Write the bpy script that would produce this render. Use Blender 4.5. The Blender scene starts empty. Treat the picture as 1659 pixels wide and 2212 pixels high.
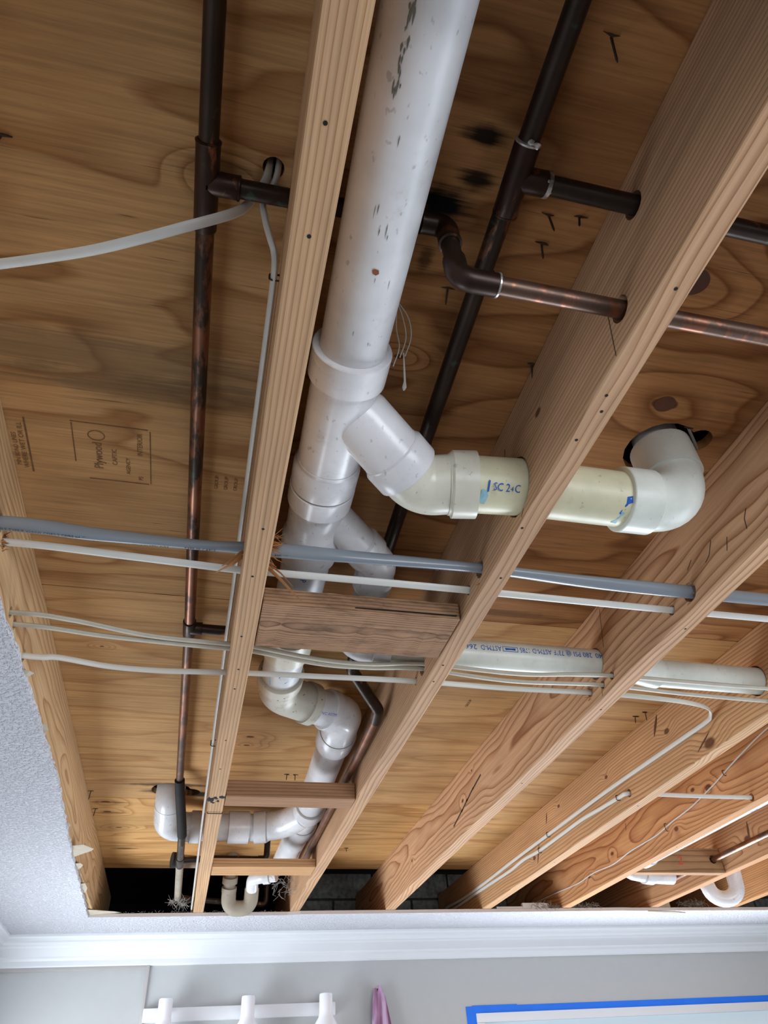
import bpy, bmesh, math, random
from mathutils import Vector, Matrix
random.seed(11)
SC = bpy.context.scene
COL = SC.collection
H = 1.80                      # eye height; every coordinate below is written relative to the eye level

# ---------------------------------------------------------------- camera
def make_camera():
    yaw, pitch, roll = (math.radians(a) for a in (15.89, 40.28, -3.99))
    f = Vector((math.sin(yaw)*math.cos(pitch), math.cos(yaw)*math.cos(pitch), math.sin(pitch)))
    r = Vector((math.cos(yaw), -math.sin(yaw), 0)); u = r.cross(f)
    r2 = r*math.cos(roll)+u*math.sin(roll); u2 = -r*math.sin(roll)+u*math.cos(roll)
    cd = bpy.data.cameras.new('camera'); co = bpy.data.objects.new('camera', cd); COL.objects.link(co)
    m = Matrix((r2, u2, -f)).transposed().to_4x4(); m.translation = (0, 0, H); co.matrix_world = m
    cd.sensor_fit = 'VERTICAL'; cd.sensor_height = 36; cd.lens = 1528/2212*36; cd.clip_start = .02
    SC.camera = co
make_camera()

# ---------------------------------------------------------------- world, lights, exposure
W = bpy.data.worlds.new('world'); SC.world = W; W.use_nodes = True
W.node_tree.nodes['Background'].inputs[0].default_value = (.62, .74, 1, 1)
W.node_tree.nodes['Background'].inputs[1].default_value = 1.0
def area(name, loc, target, sx, sy, power, color):
    ld = bpy.data.lights.new(name, 'AREA'); ld.shape = 'RECTANGLE'; ld.size = sx; ld.size_y = sy; ld.energy = power; ld.color = color
    o = bpy.data.objects.new(name, ld); COL.objects.link(o); o.location = (loc[0], loc[1], loc[2]+H)
    d = Vector((target[0], target[1], target[2]+H))-o.location
    o.rotation_euler = d.to_track_quat('-Z', 'Y').to_euler()
area('daylight_far_window', (2.1, 3.60, -.46), (2.1, 1.0, -.46), 1.5, 1.0, 86, (.84, .92, 1))
area('daylight_left_window', (-.748, 2.98, -.42), (1.5, 2.98, -.42), 1.1, 1.0, 40, (.84, .92, 1))
area('added_right_light', (3.24, 1.35, -.80), (0, 1.35, -.70), 1.7, 1.9, 20, (.86, .93, 1))  # added side light from the right, its source unseen
area('added_near_light', (1.3, -2.56, -.35), (1.3, 0, -.35), 2.6, 1.2, 80, (.88, .94, 1))  # added light behind the camera, brightens the sides facing the camera
SC.view_settings.view_transform = 'Standard'; SC.view_settings.look = 'None'
SC.view_settings.gamma = 1; SC.view_settings.use_curve_mapping = False
SC.view_settings.exposure = -0.3

# ---------------------------------------------------------------- node helpers
def lin(c):
    return tuple((v/255/12.92 if v/255 <= .04045 else ((v/255+.055)/1.055)**2.4) for v in c)+(1,)
class NT:
    def __init__(s, name):
        s.m = bpy.data.materials.new(name); s.m.use_nodes = True; s.t = s.m.node_tree; s.b = s.t.nodes['Principled BSDF']
    def n(s, k, **kw):
        o = s.t.nodes.new(k)
        for a, v in kw.items(): setattr(o, a, v)
        return o
    def l(s, a, b): s.t.links.new(a, b)
    def put(s, sock, v):
        if isinstance(v, bpy.types.NodeSocket): s.l(v, sock)
        else: sock.default_value = v
    def ma(s, op, a, b=0.0, c=0.0, clamp=False):
        o = s.n('ShaderNodeMath', operation=op, use_clamp=clamp)
        s.put(o.inputs[0], a); s.put(o.inputs[1], b)
        if len(o.inputs) > 2: s.put(o.inputs[2], c)
        return o.outputs[0]
    def obj(s): return s.n('ShaderNodeTexCoord').outputs['Object']
    def map(s, v, scale=(1, 1, 1), loc=(0, 0, 0)):
        o = s.n('ShaderNodeMapping'); s.l(v, o.inputs[0]); o.inputs['Scale'].default_value = scale; o.inputs['Location'].default_value = loc
        return o.outputs[0]
    def noise(s, v, scale=1, detail=2, rough=.5, color=False):
        o = s.n('ShaderNodeTexNoise'); s.l(v, o.inputs['Vector']); o.inputs['Scale'].default_value = scale
        o.inputs['Detail'].default_value = detail; o.inputs['Roughness'].default_value = rough
        return o.outputs['Color' if color else 'Fac']
    def ramp(s, v, stops, interp='LINEAR'):
        o = s.n('ShaderNodeValToRGB'); o.color_ramp.interpolation = interp; e = o.color_ramp.elements
        while len(e) < len(stops): e.new(.5)
        for el, (p, c) in zip(e, stops):
            el.position = p; el.color = c if isinstance(c, tuple) else (c, c, c, 1)
        s.put(o.inputs[0], v); return o.outputs[0]
    def mix(s, f, a, b, mode='MIX'):
        o = s.n('ShaderNodeMix', data_type='RGBA', blend_type=mode)
        s.put(o.inputs[0], f); s.put(o.inputs[6], a); s.put(o.inputs[7], b); return o.outputs[2]
    def step(s, v, lo, hi):
        o = s.n('ShaderNodeMapRange', interpolation_type='SMOOTHSTEP'); s.put(o.inputs[0], v)
        o.inputs[1].default_value = lo; o.inputs[2].default_value = hi; return o.outputs[0]
    def bump(s, h, strength=.3, dist=.002):
        o = s.n('ShaderNodeBump'); o.inputs['Strength'].default_value = strength; o.inputs['Distance'].default_value = dist
        s.l(h, o.inputs['Height']); s.l(o.outputs[0], s.b.inputs['Normal'])
    def fin(s, color, rough=.6, metal=0.0, spec=.5):
        s.put(s.b.inputs['Base Color'], color); s.put(s.b.inputs['Roughness'], rough); s.put(s.b.inputs['Metallic'], metal)
        s.b.inputs['Specular IOR Level'].default_value = spec
        return s.m
    def near(s, p, k, sc):                       # scaled distance from point k
        o = s.n('ShaderNodeVectorMath', operation='SUBTRACT'); s.l(p, o.inputs[0]); o.inputs[1].default_value = (k[0], k[1], k[2]+H)
        q = s.n('ShaderNodeVectorMath', operation='MULTIPLY'); s.l(o.outputs[0], q.inputs[0]); q.inputs[1].default_value = sc
        d = s.n('ShaderNodeVectorMath', operation='LENGTH'); s.l(q.outputs[0], d.inputs[0]); return d.outputs['Value']

def plain(name, c, rough=.5, metal=0.0, spec=.5, var=.06, scale=30, bump=0):
    t = NT(name); p = t.obj(); n = t.noise(p, scale, 3)
    k = t.ramp(n, [(.25, 1-var), (.75, 1.0)])
    if bump: t.bump(t.noise(p, scale*6, 3), bump, .001)
    return t.fin(t.mix(1.0, lin(c), k, 'MULTIPLY'), rough, metal, spec)

def lumber(name, light, dark, centre, freq=150, warp=.03, seed=0, knots=(), along='y', dirt=0.0, rough=.75):
    """solid sawn timber: growth rings about a pith line, so every face of the board shows its own figure"""
    t = NT(name); p = t.obj()
    st = (2.2, .75, 2.2) if along == 'y' else (.75, 2.2, 2.2)
    nc = t.noise(t.map(p, st, (seed, seed*.7, seed*.3)), 1.3, 3, .5, True)
    sp = t.n('ShaderNodeSeparateXYZ'); t.l(p, sp.inputs[0]); sn = t.n('ShaderNodeSeparateColor'); t.l(nc, sn.inputs[0])
    a = sp.outputs['X' if along == 'y' else 'Y']; b = sp.outputs['Z']
    da = t.ma('ADD', t.ma('SUBTRACT', a, centre[0]), t.ma('MULTIPLY', t.ma('SUBTRACT', sn.outputs[0], .5), warp*2))
    db = t.ma('ADD', t.ma('SUBTRACT', b, centre[1]+H), t.ma('MULTIPLY', t.ma('SUBTRACT', sn.outputs[1], .5), warp*2))
    r = t.ma('SQRT', t.ma('ADD', t.ma('MULTIPLY', da, da), t.ma('MULTIPLY', db, db)))
    km = None
    for k in knots:
        d = t.near(p, k, (1, .55, 1) if along == 'y' else (.55, 1, 1))
        r = t.ma('ADD', r, t.ma('MULTIPLY', t.step(d, k[3]*4.5, 0), k[3]*1.6))
        q = t.step(d, k[3]*1.15, k[3]*.6); km = q if km is None else t.ma('MAXIMUM', km, q)
    ph = t.ma('FRACT', t.ma('MULTIPLY', r, freq))
    mid = tuple((x*.6+y*.4) for x, y in zip(light, dark))
    ring = t.ramp(ph, [(0, lin(light)), (.45, lin(light)), (.80, lin(mid)), (.93, lin(dark)), (1, lin(light))])
    fs = (160, 3.5, 160) if along == 'y' else (3.5, 160, 160)
    fib = t.noise(t.map(p, fs), 1, 3, .6)
    c = t.mix(1, ring, t.ramp(fib, [(.3, .80), (.65, 1.04)]), 'MULTIPLY')
    big = t.noise(t.map(p, (3, 1.2, 3) if along == 'y' else (1.2, 3, 3), (seed*2, 0, 0)), 1.5, 4, .6)
    c = t.mix(1, c, t.ramp(big, [(.3, .80), (.6, 1.0)]), 'MULTIPLY')
    if dirt:
        dn = t.noise(t.map(p, (30, 9, 30) if along == 'y' else (9, 30, 30)), 1, 5, .7)
        c = t.mix(t.ma('MULTIPLY', t.step(dn, .45, .72), dirt), c, lin((60, 44, 34)))
    if km is not None: c = t.mix(t.ma('MULTIPLY', km, .85), c, lin((84, 44, 26)))
    t.bump(fib, .25, .0008)
    return t.fin(c, rough, 0, .25)

def plywood(name, light, dark, seed=0, knots=(), stains=(), xs=.9):
    """rotary-cut face veneer, grain across the joists"""
    t = NT(name); p = t.obj()
    n = t.noise(t.map(p, (xs, 3.0, 0), (seed, seed*1.3, 0)), 1.5, 2.5, .48)
    ph = t.ma('MULTIPLY', n, 8.0)
    km = None
    for k in knots:
        d = t.near(p, k, (.6, 1.15, 0))
        ph = t.ma('ADD', ph, t.ma('MULTIPLY', t.step(d, k[3]*5.5, 0), 2.6))
        q = t.step(d, k[3]*.62, k[3]*.5); km = q if km is None else t.ma('MAXIMUM', km, q)
    fr = t.ma('FRACT', ph)
    mid = tuple((x*.5+y*.5) for x, y in zip(light, dark))
    ring = t.ramp(fr, [(0, lin(light)), (.5, lin(light)), (.78, lin(mid)), (.9, lin(dark)), (1, lin(light))])
    fib = t.noise(t.map(p, (7, 230, 1)), 1, 4, .62)
    c = t.mix(1, ring, t.ramp(fib, [(.3, .74), (.62, 1.05)]), 'MULTIPLY')
    big = t.noise(t.map(p, (1.6, 4, 1), (seed*3, 1, 0)), 1.6, 4, .6)
    c = t.mix(1, c, t.ramp(big, [(.3, .78), (.62, 1.05)]), 'MULTIPLY')
    ck = t.noise(t.map(p, (9, 300, 1), (3, seed, 0)), 1, 2, .5)
    c = t.mix(t.ma('MULTIPLY', t.step(ck, .70, .78), .7), c, lin((70, 42, 22)))
    for (kx, ky, sx, sy, col, am) in stains:      # scorch marks left by soldering, water stains, ragged hole edges
        d = t.near(p, (kx, ky, 0), (1/sx, 1/sy, 0))
        d = t.ma('ADD', d, t.ma('MULTIPLY', t.ma('SUBTRACT', fib, .5), 1.1))
        d = t.ma('ADD', d, t.ma('MULTIPLY', t.ma('SUBTRACT', t.noise(p, 40, 3), .5), .5))
        c = t.mix(t.ma('MULTIPLY', t.step(d, 1.15, .35), am), c, lin(col))
    if km is not None: c = t.mix(t.ma('MULTIPLY', km, .85), c, lin((88, 48, 28)))
    t.bump(fib, .35, .0008)
    return t.fin(c, .8, 0, .2)

def pvc(name, c, dirt=.25, rough=.30):
    t = NT(name); p = t.obj()
    n = t.noise(p, 7, 4, .6); c2 = tuple(x*.86 for x in c)
    col = t.mix(t.ramp(n, [(.35, 0.0), (.7, 1.0)]), lin(c), lin(c2))
    sp = t.noise(t.map(p, (1, .6, 1)), 120, 2, .5)
    col = t.mix(t.ma('MULTIPLY', t.step(sp, .66, .74), dirt), col, lin((96, 90, 80)))
    sm = t.noise(p, 26, 4, .65)
    col = t.mix(t.ma('MULTIPLY', t.step(sm, .56, .78), dirt*.8), col, lin((150, 138, 112)))
    return t.fin(col, t.ramp(n, [(.3, rough), (.8, rough+.12)]), 0, .5)

def copper(name, bright=.5, green=.2, dark=(62, 50, 42)):
    t = NT(name); p = t.obj()
    n = t.noise(t.map(p, (30, 9, 30)), 1, 5, .65)
    f = t.step(n, .62-bright*.25, .70-bright*.2)
    c = t.mix(f, lin(dark), lin((150, 104, 82)))
    n3 = t.noise(p, 18, 3); c = t.mix(1, c, t.ramp(n3, [(.3, .62), (.7, 1.1)]), 'MULTIPLY')
    g = t.step(t.noise(p, 34, 3, .6), .64, .72)
    c = t.mix(t.ma('MULTIPLY', g, green), c, lin((70, 104, 92)))
    met = t.ma('MULTIPLY_ADD', f, .30, .62)
    return t.fin(c, t.ramp(n, [(.3, .45), (.7, .32)]), met, .5)

# ---------------------------------------------------------------- materials
M = {}
M['drywall'] = (lambda t: (t.bump(t.ma('ADD', t.step(t.noise(t.map(t.obj(), (1, 1, 1)), 95, 3, .6), .42, .62), t.ma('MULTIPLY', t.noise(t.obj(), 260, 2), .3)), .9, .004), t.fin(lin((214, 214, 220)), .85, 0, .2))[1])(NT('textured white ceiling paint'))
M['gypsum'] = plain('cut gypsum edge', (206, 196, 190), .9, bump=.5, scale=60)
M['paper'] = plain('torn drywall paper', (196, 184, 164), .9, var=.2)
M['chip'] = plain('beige chip', (176, 166, 148), .9, var=.15)
M['wall'] = plain('grey wall paint', (186, 187, 186), .8, bump=.08, var=.03)
M['trim'] = plain('white crown paint', (226, 228, 230), .45, var=.02, scale=6)
M['trimgrey'] = plain('grey painted moulding', (178, 174, 170), .6, var=.03)
M['floor'] = plain('dark tile floor', (92, 86, 80), .5, var=.1, scale=4)
M['wallplain'] = plain('taupe wall paint', (118, 113, 107), .8, var=.03)
M['block'] = plain('dusty concrete block', (138, 138, 132), .95, var=.65, scale=45, bump=1)
M['mortar'] = plain('dusty mortar', (62, 60, 57), .95, var=.3, scale=60, bump=1)
M['sill'] = plain('old dark lumber', (70, 54, 42), .9, var=.4)
M['tape'] = plain('blue masking tape', (16, 118, 240), .55, var=.08, scale=20)
M['film'] = (lambda t: (t.put(t.b.inputs['Emission Color'], lin((196, 216, 226))), t.put(t.b.inputs['Emission Strength'], .35), t.fin(lin((190, 204, 212)), .12, 0, .8))[2])(NT('daylit window film'))
M['pane'] = (lambda t: (t.put(t.b.inputs['Emission Color'], lin((226, 236, 255))), t.put(t.b.inputs['Emission Strength'], 2.5), t.fin(lin((120, 130, 140)), .05, 0, .5))[2])(NT('daylit window glass'))
M['pvcA'] = pvc('aged white pvc', (230, 230, 232), .35)
M['pvcB'] = pvc('aged white pvc fitting', (234, 233, 235), .3, .22)
M['pvcC'] = pvc('cream pvc fitting', (226, 222, 204), .35, .25)
M['pvcD'] = pvc('new greenish white pvc', (236, 240, 230), .15, .28)
M['pvcY'] = pvc('yellowed primer pvc', (230, 225, 190), .35, .35)
M['pvcG'] = pvc('dusty beige pvc', (168, 156, 138), .6, .6)
M['pvcdirt'] = pvc('glue-smeared pvc', (206, 200, 184), .95, .4)
M['groove'] = plain('greyed glue ring', (128, 126, 114), .6, var=.15)
M['blueink'] = plain('blue ink', (24, 92, 186), .6, var=.1)
M['bluewash'] = plain('pale blue primer smear', (150, 196, 210), .5, var=.2)
M['greyink'] = plain('grey ink', (96, 96, 100), .7)
M['blackink'] = plain('black ink', (36, 36, 40), .7)
M['redink'] = plain('red marker', (206, 70, 54), .7)
M['stampink'] = plain('faded brown stamp ink', (140, 102, 66), .9, var=.5, scale=120)
M['pencil'] = plain('pencil line', (70, 52, 38), .9)
M['cuA'] = copper('tarnished copper', .62, .2)
M['cuD'] = copper('blackened copper', .12, .45)
M['cuF'] = copper('brown copper fitting', .25, .25, (62, 44, 36))
M['cuN'] = copper('brown bare copper', .55, .08, (104, 80, 68))
M['cuB'] = copper('bare bright copper', .95, .05, (120, 92, 78))
M['cuS'] = (lambda t: t.fin(t.mix(t.step(t.noise(t.obj(), 60, 4), .4, .6), lin((120, 116, 110)), lin((216, 214, 210))), .3, .7, .5))(NT('solder smear'))
M['rubber'] = plain('black rubber sleeve', (30, 29, 28), .8, var=.3, bump=.5)
M['nm'] = plain('white cable jacket', (226, 224, 216), .42, var=.06, scale=14)
M['nmold'] = plain('aged white cable jacket', (196, 188, 170), .5, var=.15, scale=30)
M['coax'] = plain('off white cable', (206, 204, 198), .45, var=.08)
M['se'] = plain('grey service cable jacket', (138, 146, 154), .26, var=.1, scale=10)
M['steel'] = plain('rusty steel', (78, 62, 50), .6, .6, var=.4, scale=80)
M['screw'] = plain('zinc screw', (150, 146, 140), .35, .9)
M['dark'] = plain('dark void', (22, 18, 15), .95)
M['knot'] = plain('red brown knot plug', (104, 62, 42), .7, var=.3, scale=50)
M['splinter'] = plain('torn orange wood fibre', (178, 122, 70), .85, var=.3, scale=60)
M['lint'] = plain('dusty lint', (140, 130, 116), .95, var=.3)
M['web'] = plain('pale cobweb', (170, 166, 158), .95, var=.2)
M['lamp'] = plain('white enamelled metal', (226, 226, 228), .4, var=.02)
M['shade'] = (lambda t: (t.put(t.b.inputs['Transmission Weight'], .0), t.put(t.b.inputs['Subsurface Weight'], .3), t.fin(lin((238, 238, 242)), .35, 0, .5))[2])(NT('frosted white glass'))
def cloth_mat():
    t = NT('mauve towel cloth'); p = t.obj()
    w = t.noise(t.map(p, (40, 40, 5)), 1, 3, .5)
    t.bump(t.noise(p, 400, 2), .5, .002)
    return t.fin(t.ramp(w, [(.35, lin((128, 88, 112))), (.5, lin((176, 132, 164))), (.62, lin((206, 178, 208)))]), .95, 0, .1)
M['cloth'] = cloth_mat()

# ---------------------------------------------------------------- mesh helpers
class MB:
    def __init__(s): s.bm = bmesh.new()
    def box(s, x0, x1, y0, y1, z0, z1, bev=0):
        b = bmesh.new(); bmesh.ops.create_cube(b, size=1)
        for v in b.verts: v.co = Vector((x0+(x1-x0)*(v.co.x+.5), y0+(y1-y0)*(v.co.y+.5), z0+(z1-z0)*(v.co.z+.5)))
        if bev: bmesh.ops.bevel(b, geom=b.edges[:], offset=bev, segments=2, profile=.6, affect='EDGES')
        s.join(b); return s
    def join(s, b):
        me = bpy.data.meshes.new('tmp'); b.to_mesh(me); b.free(); s.bm.from_mesh(me); bpy.data.meshes.remove(me)
    def sweep(s, st, n=20, caps=True, ratio=1.0, up=None, twist=0.0):
        """st: list of (pos, radius); equal positions with two radii make a sharp shoulder"""
        P = [Vector(a) for a, _ in st]; R = [r for _, r in st]
        T = []
        for i in range(len(P)):
            a = i
            while a > 0 and (P[a]-P[i]).length < 1e-6: a -= 1
            b = i
            while b < len(P)-1 and (P[b]-P[i]).length < 1e-6: b += 1
            t = P[b]-P[a]; T.append(t.normalized())
        u = Vector(up) if up else Vector((0, 0, 1))
        if abs(u.dot(T[0])) > .95: u = Vector((1, 0, 0))
        rings = []
        for i in range(len(P)):
            u = (u-T[i]*u.dot(T[i])).normalized(); w = T[i].cross(u)
            tw = twist*i/max(1, len(P)-1)
            rings.append([s.bm.verts.new(P[i]+(w*math.cos(2*math.pi*k/n+tw)+u*math.sin(2*math.pi*k/n+tw)*ratio)*R[i]) if not tw else
                          s.bm.verts.new(P[i]+((w*math.cos(tw)+u*math.sin(tw))*math.cos(2*math.pi*k/n)+(u*math.cos(tw)-w*math.sin(tw))*math.sin(2*math.pi*k/n)*ratio)*R[i]) for k in range(n)])
        for a, b in zip(rings, rings[1:]):
            for k in range(n): s.bm.faces.new((a[k], a[(k+1) % n], b[(k+1) % n], b[k]))
        if caps:
            s.bm.faces.new(rings[0][::-1]); s.bm.faces.new(rings[-1])
        return s
    def tube(s, pts, r, **kw): return s.sweep([(p, r) for p in pts], **kw)
    def poly(s, pts, z0, z1):
        a = [s.bm.verts.new((p[0], p[1], z0)) for p in pts]; b = [s.bm.verts.new((p[0], p[1], z1)) for p in pts]
        s.bm.faces.new(a[::-1]); s.bm.faces.new(b); n = len(pts)
        for i in range(n): s.bm.faces.new((a[i], a[(i+1) % n], b[(i+1) % n], b[i]))
        return s
    def sheet(s, rows, th=0):
        g = [[s.bm.verts.new(p) for p in r] for r in rows]
        for a, b in zip(g, g[1:]):
            for k in range(len(a)-1): s.bm.faces.new((a[k], a[k+1], b[k+1], b[k]))
        return s
    def build(s, name, mat, parent=None, smooth=True, recalc=True):
        if recalc: bmesh.ops.recalc_face_normals(s.bm, faces=s.bm.faces[:])
        me = bpy.data.meshes.new(name); s.bm.to_mesh(me); s.bm.free()
        return link(name, me, mat, parent, smooth)
def link(name, me, mat, parent=None, smooth=True):
    if not me.get('lifted'):
        me.transform(Matrix.Translation((0, 0, H))); me['lifted'] = 1
    o = bpy.data.objects.new(name, me); COL.objects.link(o)
    if mat: me.materials.clear(); me.materials.append(mat)
    if smooth:
        for p in me.polygons: p.use_smooth = True
        me.set_sharp_from_angle(angle=math.radians(38))
    if parent is not None: adopt(o, parent)
    return o
def adopt(o, parent):
    o.parent = parent                             # only a thing's root is moved; its parts stand at the origin
    o.matrix_parent_inverse = Matrix.Translation(-parent.location) if parent.parent is None else Matrix.Identity(4)
def tag(o, label=None, cat=None, group=None, kind=None):
    if label: o['label'] = label
    if cat: o['category'] = cat
    if group: o['group'] = group
    if kind: o['kind'] = kind
    return o
def thing(name, loc, label, cat, group=None):
    o = bpy.data.objects.new(name, None); COL.objects.link(o); o.location = (loc[0], loc[1], loc[2]+H); o.empty_display_size = .05
    return tag(o, label, cat, group)
def structure(name, loc=(0, 0, 0)):
    o = bpy.data.objects.new(name, None); COL.objects.link(o); o.location = (loc[0], loc[1], loc[2]+H); o.empty_display_size = .05
    o['kind'] = 'structure'; return o
def V(*a): return Vector(a)
def lerp(a, b, t): return V(*a)*(1-t)+V(*b)*t
def rounded(pts, rad, n=7):
    """polyline with its inner corners rounded"""
    P = [V(*p) for p in pts]; out = [P[0]]
    for i in range(1, len(P)-1):
        a, c, b = P[i-1], P[i], P[i+1]
        d0 = (a-c).normalized(); d1 = (b-c).normalized()
        ang = math.acos(max(-1, min(1, d0.dot(d1))))
        if ang > 3.10: out.append(c); continue
        r = rad[i] if isinstance(rad, dict) else rad
        t = min(r/math.tan(ang/2), (a-c).length*.48, (b-c).length*.48)
        r = t*math.tan(ang/2)
        ctr = c+(d0+d1).normalized()*(r/math.sin(ang/2))
        s0 = c+d0*t-ctr; s1 = c+d1*t-ctr
        for k in range(n+1): out.append(ctr+s0.normalized().slerp(s1.normalized(), k/n)*r)
    out.append(P[-1]); return out
def smooth_path(pts, n=10):
    """Catmull-Rom through the points"""
    P = [V(*p) for p in pts]; P = [P[0]*2-P[1]]+P+[P[-1]*2-P[-2]]; out = []
    for i in range(1, len(P)-2):
        for k in range(n):
            t = k/n; a, b, c, d = P[i-1], P[i], P[i+1], P[i+2]
            out.append(.5*((2*b)+(c-a)*t+(2*a-5*b+4*c-d)*t*t+(3*b-a-3*c+d)*t**3))
    out.append(P[-2]); return out
def blob(mb, c, r, seed=0, sub=2, squash=(1, 1, 1)):
    b = bmesh.new(); bmesh.ops.create_icosphere(b, subdivisions=sub, radius=1); rr = random.Random(seed)
    for v in b.verts: v.co = V(*c)+V(v.co.x*squash[0], v.co.y*squash[1], v.co.z*squash[2])*r*(1+rr.uniform(-.25, .25))
    mb.join(b)
def text_mesh(body, size):
    cu = bpy.data.curves.new('txt', 'FONT'); cu.body = body; cu.size = size; cu.resolution_u = 2
    o = bpy.data.objects.new('txt', cu); me = bpy.data.meshes.new_from_object(o)
    bpy.data.objects.remove(o); bpy.data.curves.remove(cu); return me
def text_flat(name, body, size, origin, d, up, mat, parent, sx=1.0):
    """lettering lying on a flat face: d reading direction, up letter-top direction"""
    me = text_mesh(body, size); d = V(*d).normalized(); up = V(*up).normalized(); o = V(*origin)
    for v in me.vertices: v.co = o+d*v.co.x*sx+up*v.co.y
    return link(name, me, mat, parent, False)
def text_round(name, body, size, p0, axis, radial, R, mat, parent, sx=1.0, off=0.0, fit=None):
    """lettering wrapped on a cylinder: p0 point on axis, axis reading direction, radial direction of the baseline"""
    me = text_mesh(body, size); a = V(*axis).normalized(); n = V(*radial); n = (n-a*n.dot(a)).normalized(); p0 = V(*p0)
    t = n.cross(a)                                # letter-top direction
    if fit: sx = fit/max(v.co.x for v in me.vertices)
    for v in me.vertices:
        th = v.co.y/R
        v.co = p0+a*v.co.x*sx+(n*math.cos(th)+t*math.sin(th))*(R+.0004+off)
    return link(name, me, mat, parent, False)
def patch_round(name, p0, axis, radial, R, outline, mat, parent):
    """an ink or primer smear lying on a cylinder; outline: (along, around) metres"""
    a = V(*axis).normalized(); n = V(*radial); n = (n-a*n.dot(a)).normalized(); t = n.cross(a); p0 = V(*p0)
    mb = MB(); vs = []
    for (x, y) in outline:
        th = y/R; vs.append(mb.bm.verts.new(p0+a*x+(n*math.cos(th)+t*math.sin(th))*(R+.0005)))
    c = mb.bm.verts.new(sum((v.co for v in vs), Vector())/len(vs)); q = c.co-p0; ax = a*q.dot(a); c.co = p0+ax+(q-ax).normalized()*(R+.0006)
    for i in range(len(vs)): mb.bm.faces.new((c, vs[i], vs[(i+1) % len(vs)]))
    return mb.build(name, mat, parent, False)
def drill(o, cutters):
    """bore the listed tubes (pts, radius) out of a mesh object"""
    mb = MB()
    for pts, r in cutters: mb.tube(pts, r, n=18)
    c = mb.build('cutter', None, None, False)
    md = o.modifiers.new('bore', 'BOOLEAN'); md.operation = 'DIFFERENCE'; md.object = c; md.solver = 'EXACT'; md.use_self = True
    bpy.context.view_layer.update()
    dg = bpy.context.evaluated_depsgraph_get(); me = bpy.data.meshes.new_from_object(o.evaluated_get(dg))
    old = o.data; o.modifiers.clear(); o.data = me; me.name = old.name
    bpy.data.meshes.remove(old); cm = c.data; bpy.data.objects.remove(c); bpy.data.meshes.remove(cm)

# ================================================================ levels
ZB, ZP, ZC = .645, .829, .632          # joist bottoms, underside of plywood, underside of ceiling board
YW = 3.645                             # far wall face
XL, XR, YN = -.775, 3.30, -2.6          # left wall, right wall, wall behind the camera

# ================================================================ room shell
def wall(name, boxes, mat):
    s = structure(name, (boxes[0][0], boxes[0][2], boxes[0][4])); mb = MB()
    for b in boxes: mb.box(*b)
    mb.build('wall_surface', mat, s, False); return s
WX0, WX1, WZ0, WZ1 = 1.30, 2.95, -1.0, .315    # far window opening
wall('wall_far', [(XL-.1, WX0, YW, YW+.09, -H, .645), (WX1, XR+.1, YW, YW+.09, -H, .645), (WX0, WX1, YW, YW+.09, WZ1, .645), (WX0, WX1, YW, YW+.09, -H, WZ0)], M['wall'])
wall('wall_left', [(XL-.1, XL, YN, YW, -H, .645)], M['wall'])
wall('wall_right', [(XR, XR+.1, YN, YW, -H, .645)], M['wallplain'])
wall('wall_near', [(XL-.1, XR+.1, YN-.1, YN, -H, .645)], M['wallplain'])
f = MB().box(XL-.1, XR+.1, YN-.1, YW+.1, -H-.1, -H).build('floor', M['floor'], None, False); f['kind'] = 'structure'

# ceiling: what is left of the board around the opening
ceil = structure('ceiling', (-.6, 1.5, ZC))
def jag(x0, y0, x1, y1, n, amp, seed):
    r = random.Random(seed); return [(x0+(x1-x0)*i/n+r.uniform(-amp, amp), y0+(y1-y0)*i/n+r.uniform(-amp, amp)*.3) for i in range(n+1)]
edge = [(-.338, .04)]+jag(-.338, .08, -.338, 1.1, 16, .003, 3)+jag(-.333, 1.13, -.329, 1.75, 34, .0022, 4)+jag(-.329, 1.8, -.352, 2.45, 34, .0025, 5)+jag(-.352, 2.5, -.366, 3.22, 30, .0025, 6)+[(-.367, 3.254)]
MB().poly([(XL, .04)]+edge[:]+[(XL, 3.254)], ZC, ZB).build('ceiling_board', M['drywall'], ceil, False)
far_edge = [(-.367, 3.254)]+jag(-.33, 3.254, .40, 3.247, 22, .0022, 7)+jag(.45, 3.233, 1.9, 3.216, 40, .002, 8)+jag(1.95, 3.222, 3.29, 3.244, 34, .003, 9)
MB().poly([(XL, 3.2541), (-.3671, 3.2541)]+far_edge[1:]+[(XR, 3.244), (XR, YW), (XL, YW)], ZC, ZB).build('ceiling_board', M['drywall'], ceil, False)
MB().box(XL, XR, YN, .039, ZC, ZB).build('ceiling_board', M['drywall'], ceil, False)
# the cut gypsum face along the far edge
mb = MB()
for a, b in zip(far_edge, far_edge[1:]):
    v = [mb.bm.verts.new(p) for p in ((a[0], a[1]-.0012, ZC+.0005), (b[0], b[1]-.0012, ZC+.0005), (b[0], b[1]-.0012, ZB-.0005), (a[0], a[1]-.0012, ZB-.0005), (a[0], a[1]+.003, ZC+.0005), (b[0], b[1]+.003, ZC+.0005), (b[0], b[1]+.003, ZB), (a[0], a[1]+.003, ZB))]
    for q in ((0, 1, 2, 3), (0, 1, 5, 4), (3, 2, 6, 7)): mb.bm.faces.new([v[i] for i in q])
mb.build('cut_edge', M['gypsum'], ceil, False)
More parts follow.
